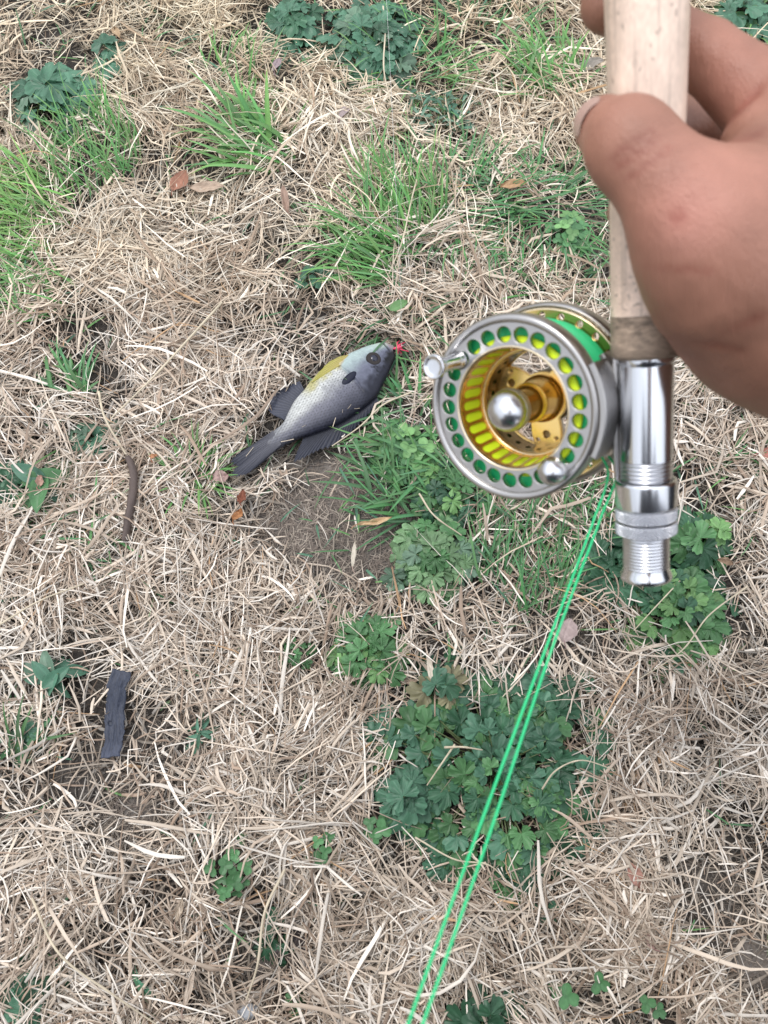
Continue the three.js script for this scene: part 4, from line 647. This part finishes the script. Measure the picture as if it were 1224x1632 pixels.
  const fsg = new THREE.ExtrudeGeometry(fs, { depth: 0.0018, bevelEnabled: true, bevelThickness: 0.0003, bevelSize: 0.0003, bevelSegments: 2 }); fsg.translate(0, 0, -0.0282); mesh('frame_spokes', fsg, satin, reel);
  const arc = (r0, r1, a1, z0, z1, rb) => { const s = new THREE.Shape(); s.absarc(0, 0, r1 * R, -a1, a1, false); s.absarc(0, 0, r0 * R, a1, -a1, true); const g = new THREE.ExtrudeGeometry(s, { depth: z0 - z1, bevelEnabled: true, bevelThickness: rb, bevelSize: rb, bevelSegments: 3, curveSegments: 30 }); g.translate(0, 0, z1); return g; };
  mesh('frame_pillar', arc(1.015, 1.055, 0.52, -0.0085, -0.0285, 0.0004), satin, reel);
  mesh('frame_front', arc(1.015, 1.060, 0.46, 0.0006, -0.0082, 0.0005), satin, reel);
  { const s = new THREE.Shape(), x0 = 1.05 * R, x1 = DQ - 0.0112; s.moveTo(x0 - 0.0012, -0.0125); s.quadraticCurveTo(x0 + 0.001, -0.008, x1, -0.0090); s.lineTo(x1, 0.0090); s.quadraticCurveTo(x0 + 0.001, 0.008, x0 - 0.0012, 0.0125); s.closePath(); const g = new THREE.ExtrudeGeometry(s, { depth: 0.0095, bevelEnabled: true, bevelThickness: 0.0006, bevelSize: 0.0005, bevelSegments: 3 }); g.translate(0, 0, -0.0172); mesh('stem_block', g, satin, reel); }
  { // foot: a long shoe hollowed to the tube
    const pos = [], idx = [], nY = 44, nA = 8, Lf = 0.064; const H = (nY + 1) * (nA + 1);
    for (const o of [0, 1]) for (let j = 0; j <= nY; j++) for (let k = 0; k <= nA; k++) { const t = j / nY, y = (t - 0.5) * Lf, e = Math.sin(Math.PI * clamp(t, 0.012, 0.988)) ** 0.45, a = Math.PI + (k / nA * 2 - 1) * 0.46 * (0.55 + 0.45 * e), r = 0.00985 + (o ? 0.0006 + 0.0019 * e : 0) * (1 - 0.3 * (Math.abs(k / nA * 2 - 1)) ** 4); pos.push(DQ + Math.cos(a) * r, y - 0.001, -0.0125 + Math.sin(a) * r); if (j < nY && k < nA) { const q = o * H + j * (nA + 1) + k, w = nA + 1; o ? idx.push(q, q + w, q + 1, q + 1, q + w, q + w + 1) : idx.push(q, q + 1, q + w, q + 1, q + w + 1, q + w); } }
    for (let j = 0; j < nY; j++) for (const k of [0, nA]) { const q = j * (nA + 1) + k; idx.push(q, q + nA + 1, H + q, q + nA + 1, H + q + nA + 1, H + q); } for (let k = 0; k < nA; k++) for (const j of [0, nY]) { const q = j * (nA + 1) + k; idx.push(q, q + 1, H + q, q + 1, H + q + 1, H + q); }
    const ft = mesh('reel_foot', geoFrom(pos, idx), satin, reel); ft.scale.z = 1 / ZK; ft.position.z = -0.0125 * (1 - 1 / ZK);
  }
}
{ // the line: wound on the spool and hanging down to the hand out of view
  const green = std({ color: rgb(0.022, 0.56, 0.21), roughness: 0.45 }), lime = std({ color: rgb(0.66, 0.88, 0.02), roughness: 0.5 });
  const t = thing('fly_line', 'bright green fly line wound on the reel, two strands running down to the bottom edge', 'fly line', reelP);
  const pack = (r0, r1, n, zf, zb, rb, ti = 0) => { const p = []; for (let k = 0; k <= 6; k++) p.push([lerp(r0, r1, k / 6) + (k % 2 ? 0.00012 : 0), zf - (k % 2 ? 0 : 0.0003)]); const m = n * 6; for (let i = 0; i <= m; i++) p.push([r1 + Math.abs(Math.sin(i / 6 * Math.PI)) * rb + 0.0004 * Math.sin(i * 0.11), lerp(zf, zb, i / m)]); for (let k = 6; k >= 0; k--) p.push([lerp(r0 - ti, r1, k / 6), zb]); p.push([r0, zf]); return ringZ(p, 120); };
  const b = mesh('wound_backing', pack(0.652 * R, 0.742 * R, 26, -0.0026, -0.0132, 0.0003, 0.036 * R), lime, t); b.quaternion.copy(reelQ); b.scale.z = ZK; b.userData.label = 'lime yellow backing line wound nearest the spool';
  const w = mesh('wound_line', pack(0.744 * R, 0.885 * R, 17, -0.0046, -0.0212, 0.0006), green, t); w.quaternion.copy(reelQ); w.scale.z = ZK;
  const loc = (x, y, z) => V(x, y, z * ZK).applyQuaternion(reelQ), at = (px, py, d) => P(px, py, d).sub(reelP);
  for (const [i, pts] of [[0, [[969, 752, .298], [945, 832, .292], [905, 940, .280], [860, 1060, .267], [760, 1330, .238], [648, 1640, .205], [560, 1900, .18]]], [1, [[982, 750, .300], [957, 826, .293], [916, 935, .281], [874, 1050, .268], [780, 1330, .237], [671, 1640, .203], [575, 1910, .177]]]]) {
    const st = [loc(0.80 * R, (-0.46 - 0.06 * i) * R, -0.010 - i * 0.006)], pp = pts.map(p => at(...p));
    mesh('strand', tube([...st, ...pp], 0.00051, 220, 8), green, t);
  }
  const tip = toW(rodAt(-2.3)), m0 = G(640, 551, 0.021), c = m0.clone(), L = mesh('leader_line', tube([V(0, 0, 0), V(0, 0.05, 0).addScaledVector(tip.clone().sub(m0), 0.02).sub(V(0, 0.0, 0)).multiplyScalar(0.6), tip.clone().sub(m0).multiplyScalar(0.3), tip.clone().sub(m0)], 0.00012, 200, 5), new THREE.MeshPhysicalMaterial({ color: rgb(0.75, 0.75, 0.72), roughness: 0.2 }));
  L.position.copy(c); tag(L, 'thin clear leader rising from the pink fly to the top edge', 'leader line');
}

// ------------------------------------------------------------------ the hand that holds the rod
{
  const D = (px, py, zmm, rmm) => [V((px - CX) / FPX * zmm, (py - CY) / FPX * zmm, zmm), rmm]; // millimetres right, down, ahead
  const thumb = [D(964, 204, 247, 9.6), D(1002, 228, 232, 12.2), D(1084, 322, 228, 14.4), D(1165, 425, 236, 24)];
  const chains = [
    thumb,
    [D(966, 8, 259, 8.6), D(1030, 34, 274, 9.2), D(1125, 88, 271, 11.0), D(1245, 188, 262, 15.5)],
    [D(990, 215, 276, 8.5), D(1040, 222, 300, 9.2), D(1118, 200, 314, 13.5), D(1250, 250, 296, 16.0)],
    [D(1005, 338, 276, 8.2), D(1040, 318, 292, 9.0), D(1125, 305, 297, 10.0), D(1245, 345, 292, 13.5)],
    [D(1020, 440, 282, 7.4), D(1050, 420, 296, 8.0), D(1120, 410, 302, 9.0), D(1240, 440, 296, 12.5)],
  ];
  const palm = [
    [D(1165, 425, 236, 24), D(1250, 500, 246, 27)], [D(1140, 380, 232, 21), D(1240, 440, 246, 27)], [D(1120, 350, 229, 16), D(1240, 330, 245, 19)],
    [D(1245, 188, 262, 15), D(1320, 430, 258, 22)], [D(1240, 255, 282, 14), D(1330, 470, 272, 20)], [D(1245, 345, 292, 13.5), D(1335, 510, 282, 19)], [D(1240, 440, 296, 12.5), D(1320, 530, 286, 19)],
    [D(1185, 465, 245, 22), D(1260, 535, 262, 23)], [D(1250, 495, 250, 27), D(1400, 590, 262, 29)], [D(1330, 530, 276, 24), D(1430, 610, 274, 27)],
    [D(1400, 595, 264, 30), D(1720, 900, 280, 36)],
  ];
  const capd = (p, A, B) => { const a = A[0], b = B[0], bx = b.x - a.x, by = b.y - a.y, bz = b.z - a.z, px = p[0] - a.x, py = p[1] - a.y, pz = p[2] - a.z, h = clamp((px * bx + py * by + pz * bz) / (bx * bx + by * by + bz * bz)); return Math.hypot(px - bx * h, py - by * h, pz - bz * h) - lerp(A[1], B[1], h); };
  const smin = (a, b, k) => { const h = Math.max(k - Math.abs(a - b), 0) / k; return Math.min(a, b) - h * h * k * 0.25; };
  const rodA = rod0.clone().multiplyScalar(1000), rD = rDir;
  const webA = D(1165, 288, 240, 9), webB = D(1235, 240, 250, 13), foldA = D(1196, 218, 254, 8.0), foldB = D(1260, 215, 252, 14);
  const sdf = p => {
    let pal = 1e3; for (const [a, b] of palm) pal = smin(pal, capd(p, a, b), 14);
    let d = pal;
    chains.forEach((c, i) => {
      let f = 1e3; for (let j = 0; j < 3; j++) f = smin(f, capd(p, c[j], c[j + 1]), i ? 2.5 : 5);
      if (i === 0) { // thumb: flat pad side, bulge at the joint
        f = smin(f, capd(p, D(1020, 250, 231, 12.6), D(1060, 290, 229, 13.2)), 5);
      }
      d = smin(d, f, i ? 5 : 6);
    });
    d = smin(d, capd(p, webA, webB), 8); d = smin(d, capd(p, foldA, foldB), 9);
    // the handle presses into the flesh
    const rx = p[0] - rodA.x, ry = p[1] - rodA.y, rz = p[2] - rodA.z, s = rx * rD.x + ry * rD.y + rz * rD.z, q = Math.hypot(rx - s * rD.x, ry - s * rD.y, rz - s * rD.z);
    const cork = 12.0 - q; return Math.max(d, cork);
  };
  // surface nets over a fine grid
  function nets(lo, hi, h, f) {
    const n = [0, 1, 2].map(k => Math.ceil((hi[k] - lo[k]) / h) + 1), F = new Float32Array(n[0] * n[1] * n[2]), id = new Int32Array(F.length).fill(-1), pos = [], idx = [], at = (i, j, k) => (k * n[1] + j) * n[0] + i, p = [0, 0, 0];
    for (let k = 0; k < n[2]; k++) for (let j = 0; j < n[1]; j++) for (let i = 0; i < n[0]; i++) { p[0] = lo[0] + i * h; p[1] = lo[1] + j * h; p[2] = lo[2] + k * h; F[at(i, j, k)] = f(p); }
    for (let k = 0; k < n[2] - 1; k++) for (let j = 0; j < n[1] - 1; j++) for (let i = 0; i < n[0] - 1; i++) {
      let c = 0, x = 0, y = 0, z = 0; const v = []; for (let q = 0; q < 8; q++) v.push(F[at(i + (q & 1), j + (q >> 1 & 1), k + (q >> 2))]);
      for (let a = 0; a < 8; a++) for (const b of [a | 1, a | 2, a | 4]) if (b !== a && (v[a] < 0) !== (v[b] < 0)) { const t = v[a] / (v[a] - v[b]); c++; x += lerp(a & 1, b & 1, t); y += lerp(a >> 1 & 1, b >> 1 & 1, t); z += lerp(a >> 2, b >> 2, t); }
      if (c) { id[at(i, j, k)] = pos.length / 3; pos.push(lo[0] + (i + x / c) * h, lo[1] + (j + y / c) * h, lo[2] + (k + z / c) * h); }
    }
    const quad = (a, b, c, d, fl) => { if (a < 0 || b < 0 || c < 0 || d < 0) return; fl ? idx.push(a, b, c, a, c, d) : idx.push(a, c, b, a, d, c); };
    for (let k = 1; k < n[2] - 1; k++) for (let j = 1; j < n[1] - 1; j++) for (let i = 1; i < n[0] - 1; i++) {
      const a = F[at(i, j, k)] < 0;
      if (a !== F[at(i + 1, j, k)] < 0) quad(id[at(i, j - 1, k - 1)], id[at(i, j, k - 1)], id[at(i, j, k)], id[at(i, j - 1, k)], a);
      if (a !== F[at(i, j + 1, k)] < 0) quad(id[at(i - 1, j, k - 1)], id[at(i - 1, j, k)], id[at(i, j, k)], id[at(i, j, k - 1)], a);
      if (a !== F[at(i, j, k + 1)] < 0) quad(id[at(i - 1, j - 1, k)], id[at(i, j - 1, k)], id[at(i, j, k)], id[at(i - 1, j, k)], a);
    }
    return [pos, idx];
  }
  const [hp, hi] = nets([58, -190, 205], [320, 60, 330], 1.85, sdf);
  // creases of the skin, in millimetres: [from, to, depth, width]
  const cr = [[D(1056, 216, 221, 0), D(978, 272, 222, 0), 0.35, 1.1], [D(1042, 204, 221, 0), D(968, 256, 222, 0), 0.28, 1.0], [D(1072, 232, 221, 0), D(996, 288, 222, 0), 0.25, 1.0], [D(1040, 500, 262, 0), D(1180, 470, 226, 0), 0.22, 1.4], [D(1052, 535, 262, 0), D(1190, 560, 228, 0), 0.4, 1.3], [D(1095, 552, 255, 0), D(1224, 500, 222, 0), 0.3, 1.3], [D(1020, 425, 250, 0), D(1140, 432, 214, 0), 0.15, 0.9], [D(1135, 215, 255, 0), D(1220, 130, 245, 0), 0.9, 1.4], [D(1125, 255, 235, 0), D(1224, 205, 240, 0), 0.2, 2], [D(1066, 352, 216, 0), D(1092, 338, 213, 0), 0.2, 2]];
  const e = 0.7, wpos = [], col = [], uv = [], p = [0, 0, 0];
  for (let i = 0; i < hp.length; i += 3) {
    p[0] = hp[i]; p[1] = hp[i + 1]; p[2] = hp[i + 2];
    const f0 = sdf(p), g = V(sdf([p[0] + e, p[1], p[2]]) - f0, sdf([p[0], p[1] + e, p[2]]) - f0, sdf([p[0], p[1], p[2] + e]) - f0).normalize();
    let off = -f0 * 0.9, red = 0;
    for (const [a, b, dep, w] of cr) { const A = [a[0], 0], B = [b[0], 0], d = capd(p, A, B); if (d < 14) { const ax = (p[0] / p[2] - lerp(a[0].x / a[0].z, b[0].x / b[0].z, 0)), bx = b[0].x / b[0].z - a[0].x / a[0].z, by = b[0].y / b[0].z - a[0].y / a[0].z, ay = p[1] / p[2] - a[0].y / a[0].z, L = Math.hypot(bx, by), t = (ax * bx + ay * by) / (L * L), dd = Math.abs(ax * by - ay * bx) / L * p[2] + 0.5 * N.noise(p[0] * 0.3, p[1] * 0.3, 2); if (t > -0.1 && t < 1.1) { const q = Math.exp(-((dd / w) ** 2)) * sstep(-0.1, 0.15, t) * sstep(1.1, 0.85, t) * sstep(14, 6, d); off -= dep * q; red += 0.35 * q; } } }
    off += 0.22 * N.noise(p[0] * 0.16, p[1] * 0.16, p[2] * 0.16) + 0.10 * N.noise(p[0] * 0.45, p[1] * 0.45, p[2] * 0.45);
    const w = ptW((p[0] + g.x * off) / 1000, (p[1] + g.y * off) / 1000, (p[2] + g.z * off) / 1000); wpos.push(w.x, w.y, w.z); uv.push((w.x + w.y * 0.3) * 1, (w.z + w.y * 0.6) * 1);
    // skin tone: pinker on knuckles and the thumb ball, browner on the sides
    const pk = [[1092, 350, 214, 10, .9], [1085, 290, 214, 22, .5], [1150, 90, 262, 16, .5], [1160, 160, 255, 16, .8], [1180, 330, 222, 26, .5], [955, 190, 236, 13, .7]].reduce((s, [x, y, z, r, k]) => { const c = D(x, y, z, 0)[0]; return s + k * Math.exp(-((p[0] - c.x) ** 2 + (p[1] - c.y) ** 2 + (p[2] - c.z) ** 2) / (r * r)); }, 0);
    const m = 1 + 0.40 * fbm(p[0] * 0.05, p[1] * 0.05, p[2] * 0.05, 3) + 0.10 * fbm(p[0] * 0.35, p[1] * 0.35, p[2] * 0.35, 2), k = clamp(pk * 0.6);
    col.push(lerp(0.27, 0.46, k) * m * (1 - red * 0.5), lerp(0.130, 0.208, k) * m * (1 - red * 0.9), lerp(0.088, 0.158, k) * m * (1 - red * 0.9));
  }
  const origin = ptW(0.16, -0.08, 0.26); for (let i = 0; i < wpos.length; i += 3) { wpos[i] -= origin.x; wpos[i + 1] -= origin.y; wpos[i + 2] -= origin.z; }
  const sb = noiseTex(512, (u, v) => { const a = tileN(u, v, 40, 1.2), b = tileN(u, v, 90, 5.5), c = tileN(u, v, 18, 3.3); return 0.5 + 0.28 * (1 - Math.abs(a) * 2.2) * 0.6 + 0.3 * b + 0.15 * c; }); sb.repeat.set(22, 22);
  const skinMat = new THREE.MeshPhysicalMaterial({ vertexColors: true, roughness: 0.48, specularIntensity: 0.7, sheen: 0.25, sheenRoughness: 0.5, sheenColor: rgb(0.6, 0.35, 0.28), bumpMap: sb, bumpScale: 0.0005, side: THREE.DoubleSide });
  const person = thing('person', 'person whose bare right hand grips the cork handle, thumb laid across it', 'person', origin);
  const body = mesh('hand_and_arm', geoFrom(wpos, hi, col, uv), skinMat, person);
  const snap = (q, nor, lift) => { for (let k = 0; k < 6; k++) { const w = q.clone().sub(V(0, CAM_H, 0)), Y = -w.y * CP + w.z * SP, Z = -w.y * SP - w.z * CP, d = sdf([w.x * 1000, Y * 1000, Z * 1000]) / 1000 - lift; q.addScaledVector(nor, -d * 0.8); } };
  // thumb nail: a curved plate on the outer side of the tip
  const nail = (c, ax, nor, L, W, name, tipGrey) => {
    const side = ax.clone().cross(nor).normalize(), pos = [], cc = [], idx = [], nu = 14, nv = 12; for (let i = 0; i <= nu; i++) for (let j = 0; j <= nv; j++) { const u = i / nu - 0.5, v = j / nv * 2 - 1, a = v * 0.85, w = W / 2 * (1 - 0.25 * (2 * Math.abs(u)) ** 4), q = c.clone().addScaledVector(ax, u * L).addScaledVector(side, Math.sin(a) * w / Math.sin(0.85)).addScaledVector(nor, (Math.cos(a) - 1) * w * 1.0 - 0.0006 * (2 * u) ** 2); snap(q, nor, 0.00025 + 0.0004 * (1 - v * v)); pos.push(q.x - origin.x, q.y - origin.y, q.z - origin.z); const white = sstep(0.30, 0.40, u) * tipGrey; cc.push(lerp(0.46, 0.46, white), lerp(0.29, 0.42, white), lerp(0.25, 0.39, white)); if (i < nu && j < nv) { const k = i * (nv + 1) + j; idx.push(k, k + 1, k + nv + 1, k + 1, k + nv + 2, k + nv + 1); } }
    mesh(name, geoFrom(pos, idx, cc), new THREE.MeshPhysicalMaterial({ vertexColors: true, roughness: 0.28, clearcoat: 0.3, clearcoatRoughness: 0.2, side: THREE.DoubleSide }), body);
  };
  { const a = thumb[0][0], b = thumb[1][0], ax = a.clone().sub(b).normalize(); let nor = V(-0.88, -0.40, -0.22); nor.addScaledVector(ax, -nor.dot(ax)).normalize(); const c = a.clone().addScaledVector(ax, 0.5).addScaledVector(nor, 8.7); nail(ptW(c.x / 1000, c.y / 1000, c.z / 1000), toD(ax), toD(nor), 0.0130, 0.0125, 'thumb_nail', 0.4); }
  // the rest of the person crouches behind the camera, out of the picture
  const J = (x, y, z, r) => [V(x, y, z), r], cloth = (list, k, lo, hi, h, mat, name, wr) => {
    const f = q => { let d = 1e3; for (const [a, b] of list) d = smin(d, capd(q, a, b), k); return d + wr * (N.noise(q[0] * 16, q[1] * 16, q[2] * 16) + 0.7 * N.noise(q[0] * 30, q[1] * 38, q[2] * 30)); };
    const [pp, ii] = nets(lo, hi, h, f); for (let i = 0; i < pp.length; i += 3) { pp[i] -= origin.x; pp[i + 1] -= origin.y; pp[i + 2] -= origin.z; }
    return mesh(name, geoFrom(pp, ii), mat, person);
  };
  const A = D(1590, 775, 273, 0)[0].multiplyScalar(0.001), a0 = ptW(A.x, A.y, A.z), elbow = J(0.375, 0.345, 0.04, 0.052), shR = J(0.25, 0.66, 0.29, 0.072), shL = J(-0.14, 0.68, 0.32, 0.072);
  cloth([[[a0, 0.044], elbow], [elbow, shR], [shR, shL], [shR, J(0.17, 0.27, 0.62, 0.13)], [shL, J(-0.05, 0.27, 0.62, 0.13)], [J(0.05, 0.66, 0.34, 0.10), J(0.06, 0.30, 0.62, 0.15)], [shL, J(-0.33, 0.46, 0.52, 0.055)], [J(-0.33, 0.46, 0.52, 0.05), J(-0.20, 0.485, 0.38, 0.04)], [J(0.05, 0.70, 0.32, 0.07), J(0.05, 0.76, 0.29, 0.065)]], 0.06, [-0.46, 0.08, -0.16], [0.48, 0.86, 0.82], 0.014, std({ color: rgb(0.035, 0.04, 0.055), roughness: 0.85 }), 'jacket', 0.006);
  cloth([[J(0.16, 0.24, 0.60, 0.10), J(0.30, 0.40, 0.30, 0.068)], [J(0.30, 0.40, 0.30, 0.066), J(0.24, 0.09, 0.50, 0.05)], [J(-0.04, 0.24, 0.60, 0.10), J(-0.24, 0.40, 0.32, 0.068)], [J(-0.24, 0.40, 0.32, 0.066), J(-0.16, 0.09, 0.50, 0.05)], [J(0.16, 0.22, 0.62, 0.12), J(-0.04, 0.22, 0.62, 0.12)]], 0.04, [-0.40, 0.0, 0.16], [0.46, 0.56, 0.82], 0.014, std({ color: rgb(0.06, 0.075, 0.11), roughness: 0.9 }), 'trousers', 0.005);
  for (const sx of [0.24, -0.16]) cloth([[J(sx, 0.05, 0.54, 0.042), J(sx * 1.08, 0.038, 0.38, 0.036)], [J(sx, 0.07, 0.52, 0.045), J(sx, 0.11, 0.51, 0.045)]], 0.03, [sx - 0.09, -0.02, 0.28], [sx + 0.09, 0.20, 0.66], 0.012, std({ color: rgb(0.03, 0.03, 0.03), roughness: 0.6 }), 'shoe', 0.001);
  { // head bent forward over the phone, and the left hand on its knee
    const skin2 = std({ color: rgb(0.40, 0.21, 0.135), roughness: 0.5 }), hc = V(0.05, 0.885, 0.235), fw = V(0, -0.55, -0.83), up = V(0, 0.83, -0.55), o = (r, u, f) => hc.clone().add(V(r, 0, 0)).addScaledVector(up, u).addScaledVector(fw, f);
    const eyeD = [o(0.032, 0.0, 0.088), o(-0.032, 0.0, 0.088)], list = [[[o(0, 0.035, -0.02), 0.088], [o(0, 0.03, 0.02), 0.085]], [[o(0, -0.03, 0.03), 0.068], [o(0, -0.085, 0.06), 0.036]], [[o(0, -0.05, -0.03), 0.058], [o(0, -0.16, -0.05), 0.058]], [[o(0, 0.005, 0.095), 0.010], [o(0, -0.032, 0.112), 0.013]], [[o(0.05, 0.022, 0.082), 0.012], [o(-0.05, 0.022, 0.082), 0.012]], [[o(0.018, -0.062, 0.092), 0.009], [o(-0.018, -0.062, 0.092), 0.009]], [[o(0.086, 0.01, -0.01), 0.012], [o(0.082, -0.03, 0.0), 0.009]], [[o(-0.086, 0.01, -0.01), 0.012], [o(-0.082, -0.03, 0.0), 0.009]]];
    const f = q => { let d = 1e3; list.forEach(([a, b], i) => { d = smin(d, capd(q, a, b), i < 3 ? 0.03 : 0.012); }); for (const e of eyeD) d = Math.max(d, 0.012 - Math.hypot(q[0] - e.x, q[1] - e.y, q[2] - e.z) - 0.0); return d; };
    const mk = (fn, name, mat, h) => { const [pp, ii] = nets([-0.09, 0.68, 0.06], [0.19, 1.03, 0.40], h, fn); for (let i = 0; i < pp.length; i += 3) { pp[i] -= origin.x; pp[i + 1] -= origin.y; pp[i + 2] -= origin.z; } return mesh(name, geoFrom(pp, ii), mat, person); };
    const head = mk(f, 'head', skin2, 0.005);
    for (const e of eyeD) { const m = mesh('eyeball', new THREE.SphereGeometry(0.0125, 16, 12), std({ color: rgb(0.6, 0.58, 0.55), roughness: 0.2 }), head); m.position.copy(e).addScaledVector(fw, -0.004).sub(origin); }
    mk(q => { const p = V(q[0], q[1], q[2]).sub(hc), u = p.dot(up), w = p.dot(fw); return Math.max(f(q) - 0.008 + 0.003 * N.noise(q[0] * 90, q[1] * 90, q[2] * 90), Math.max(w - 0.052 - 0.3 * (u - 0.06), -u - 0.035 + 0.5 * Math.max(0, w))); }, 'hair', std({ color: rgb(0.012, 0.010, 0.009), roughness: 0.6 }), 0.006);
    const wr = V(-0.19, 0.485, 0.365), fl3 = [[[wr, 0.027], [wr.clone().add(V(0.03, 0.02, -0.06)), 0.030]]]; for (let i = 0; i < 4; i++) { const b = wr.clone().add(V(0.005 + 0.018 * i, 0.015, -0.085)), k1 = b.clone().add(V(0.006, 0.006, -0.035 + 0.004 * Math.abs(i - 1.5))), k2 = k1.clone().add(V(0.004, -0.022, -0.016)); fl3.push([[b, 0.0098], [k1, 0.0088]], [[k1, 0.0088], [k2, 0.0078]]); } fl3.push([[wr.clone().add(V(0.05, 0.01, -0.03)), 0.012], [wr.clone().add(V(0.082, 0.005, -0.06)), 0.0095]]);
    const [pp, ii] = nets([-0.25, 0.40, 0.18], [-0.05, 0.56, 0.41], 0.004, q => { let d = 1e3; for (const [a, b] of fl3) d = smin(d, capd(q, a, b), 0.005); return d; }); for (let i = 0; i < pp.length; i += 3) { pp[i] -= origin.x; pp[i + 1] -= origin.y; pp[i + 2] -= origin.z; } mesh('left_hand', geoFrom(pp, ii), skin2, person).name = 'hand';
  }
}

renderer.render(scene, camera);
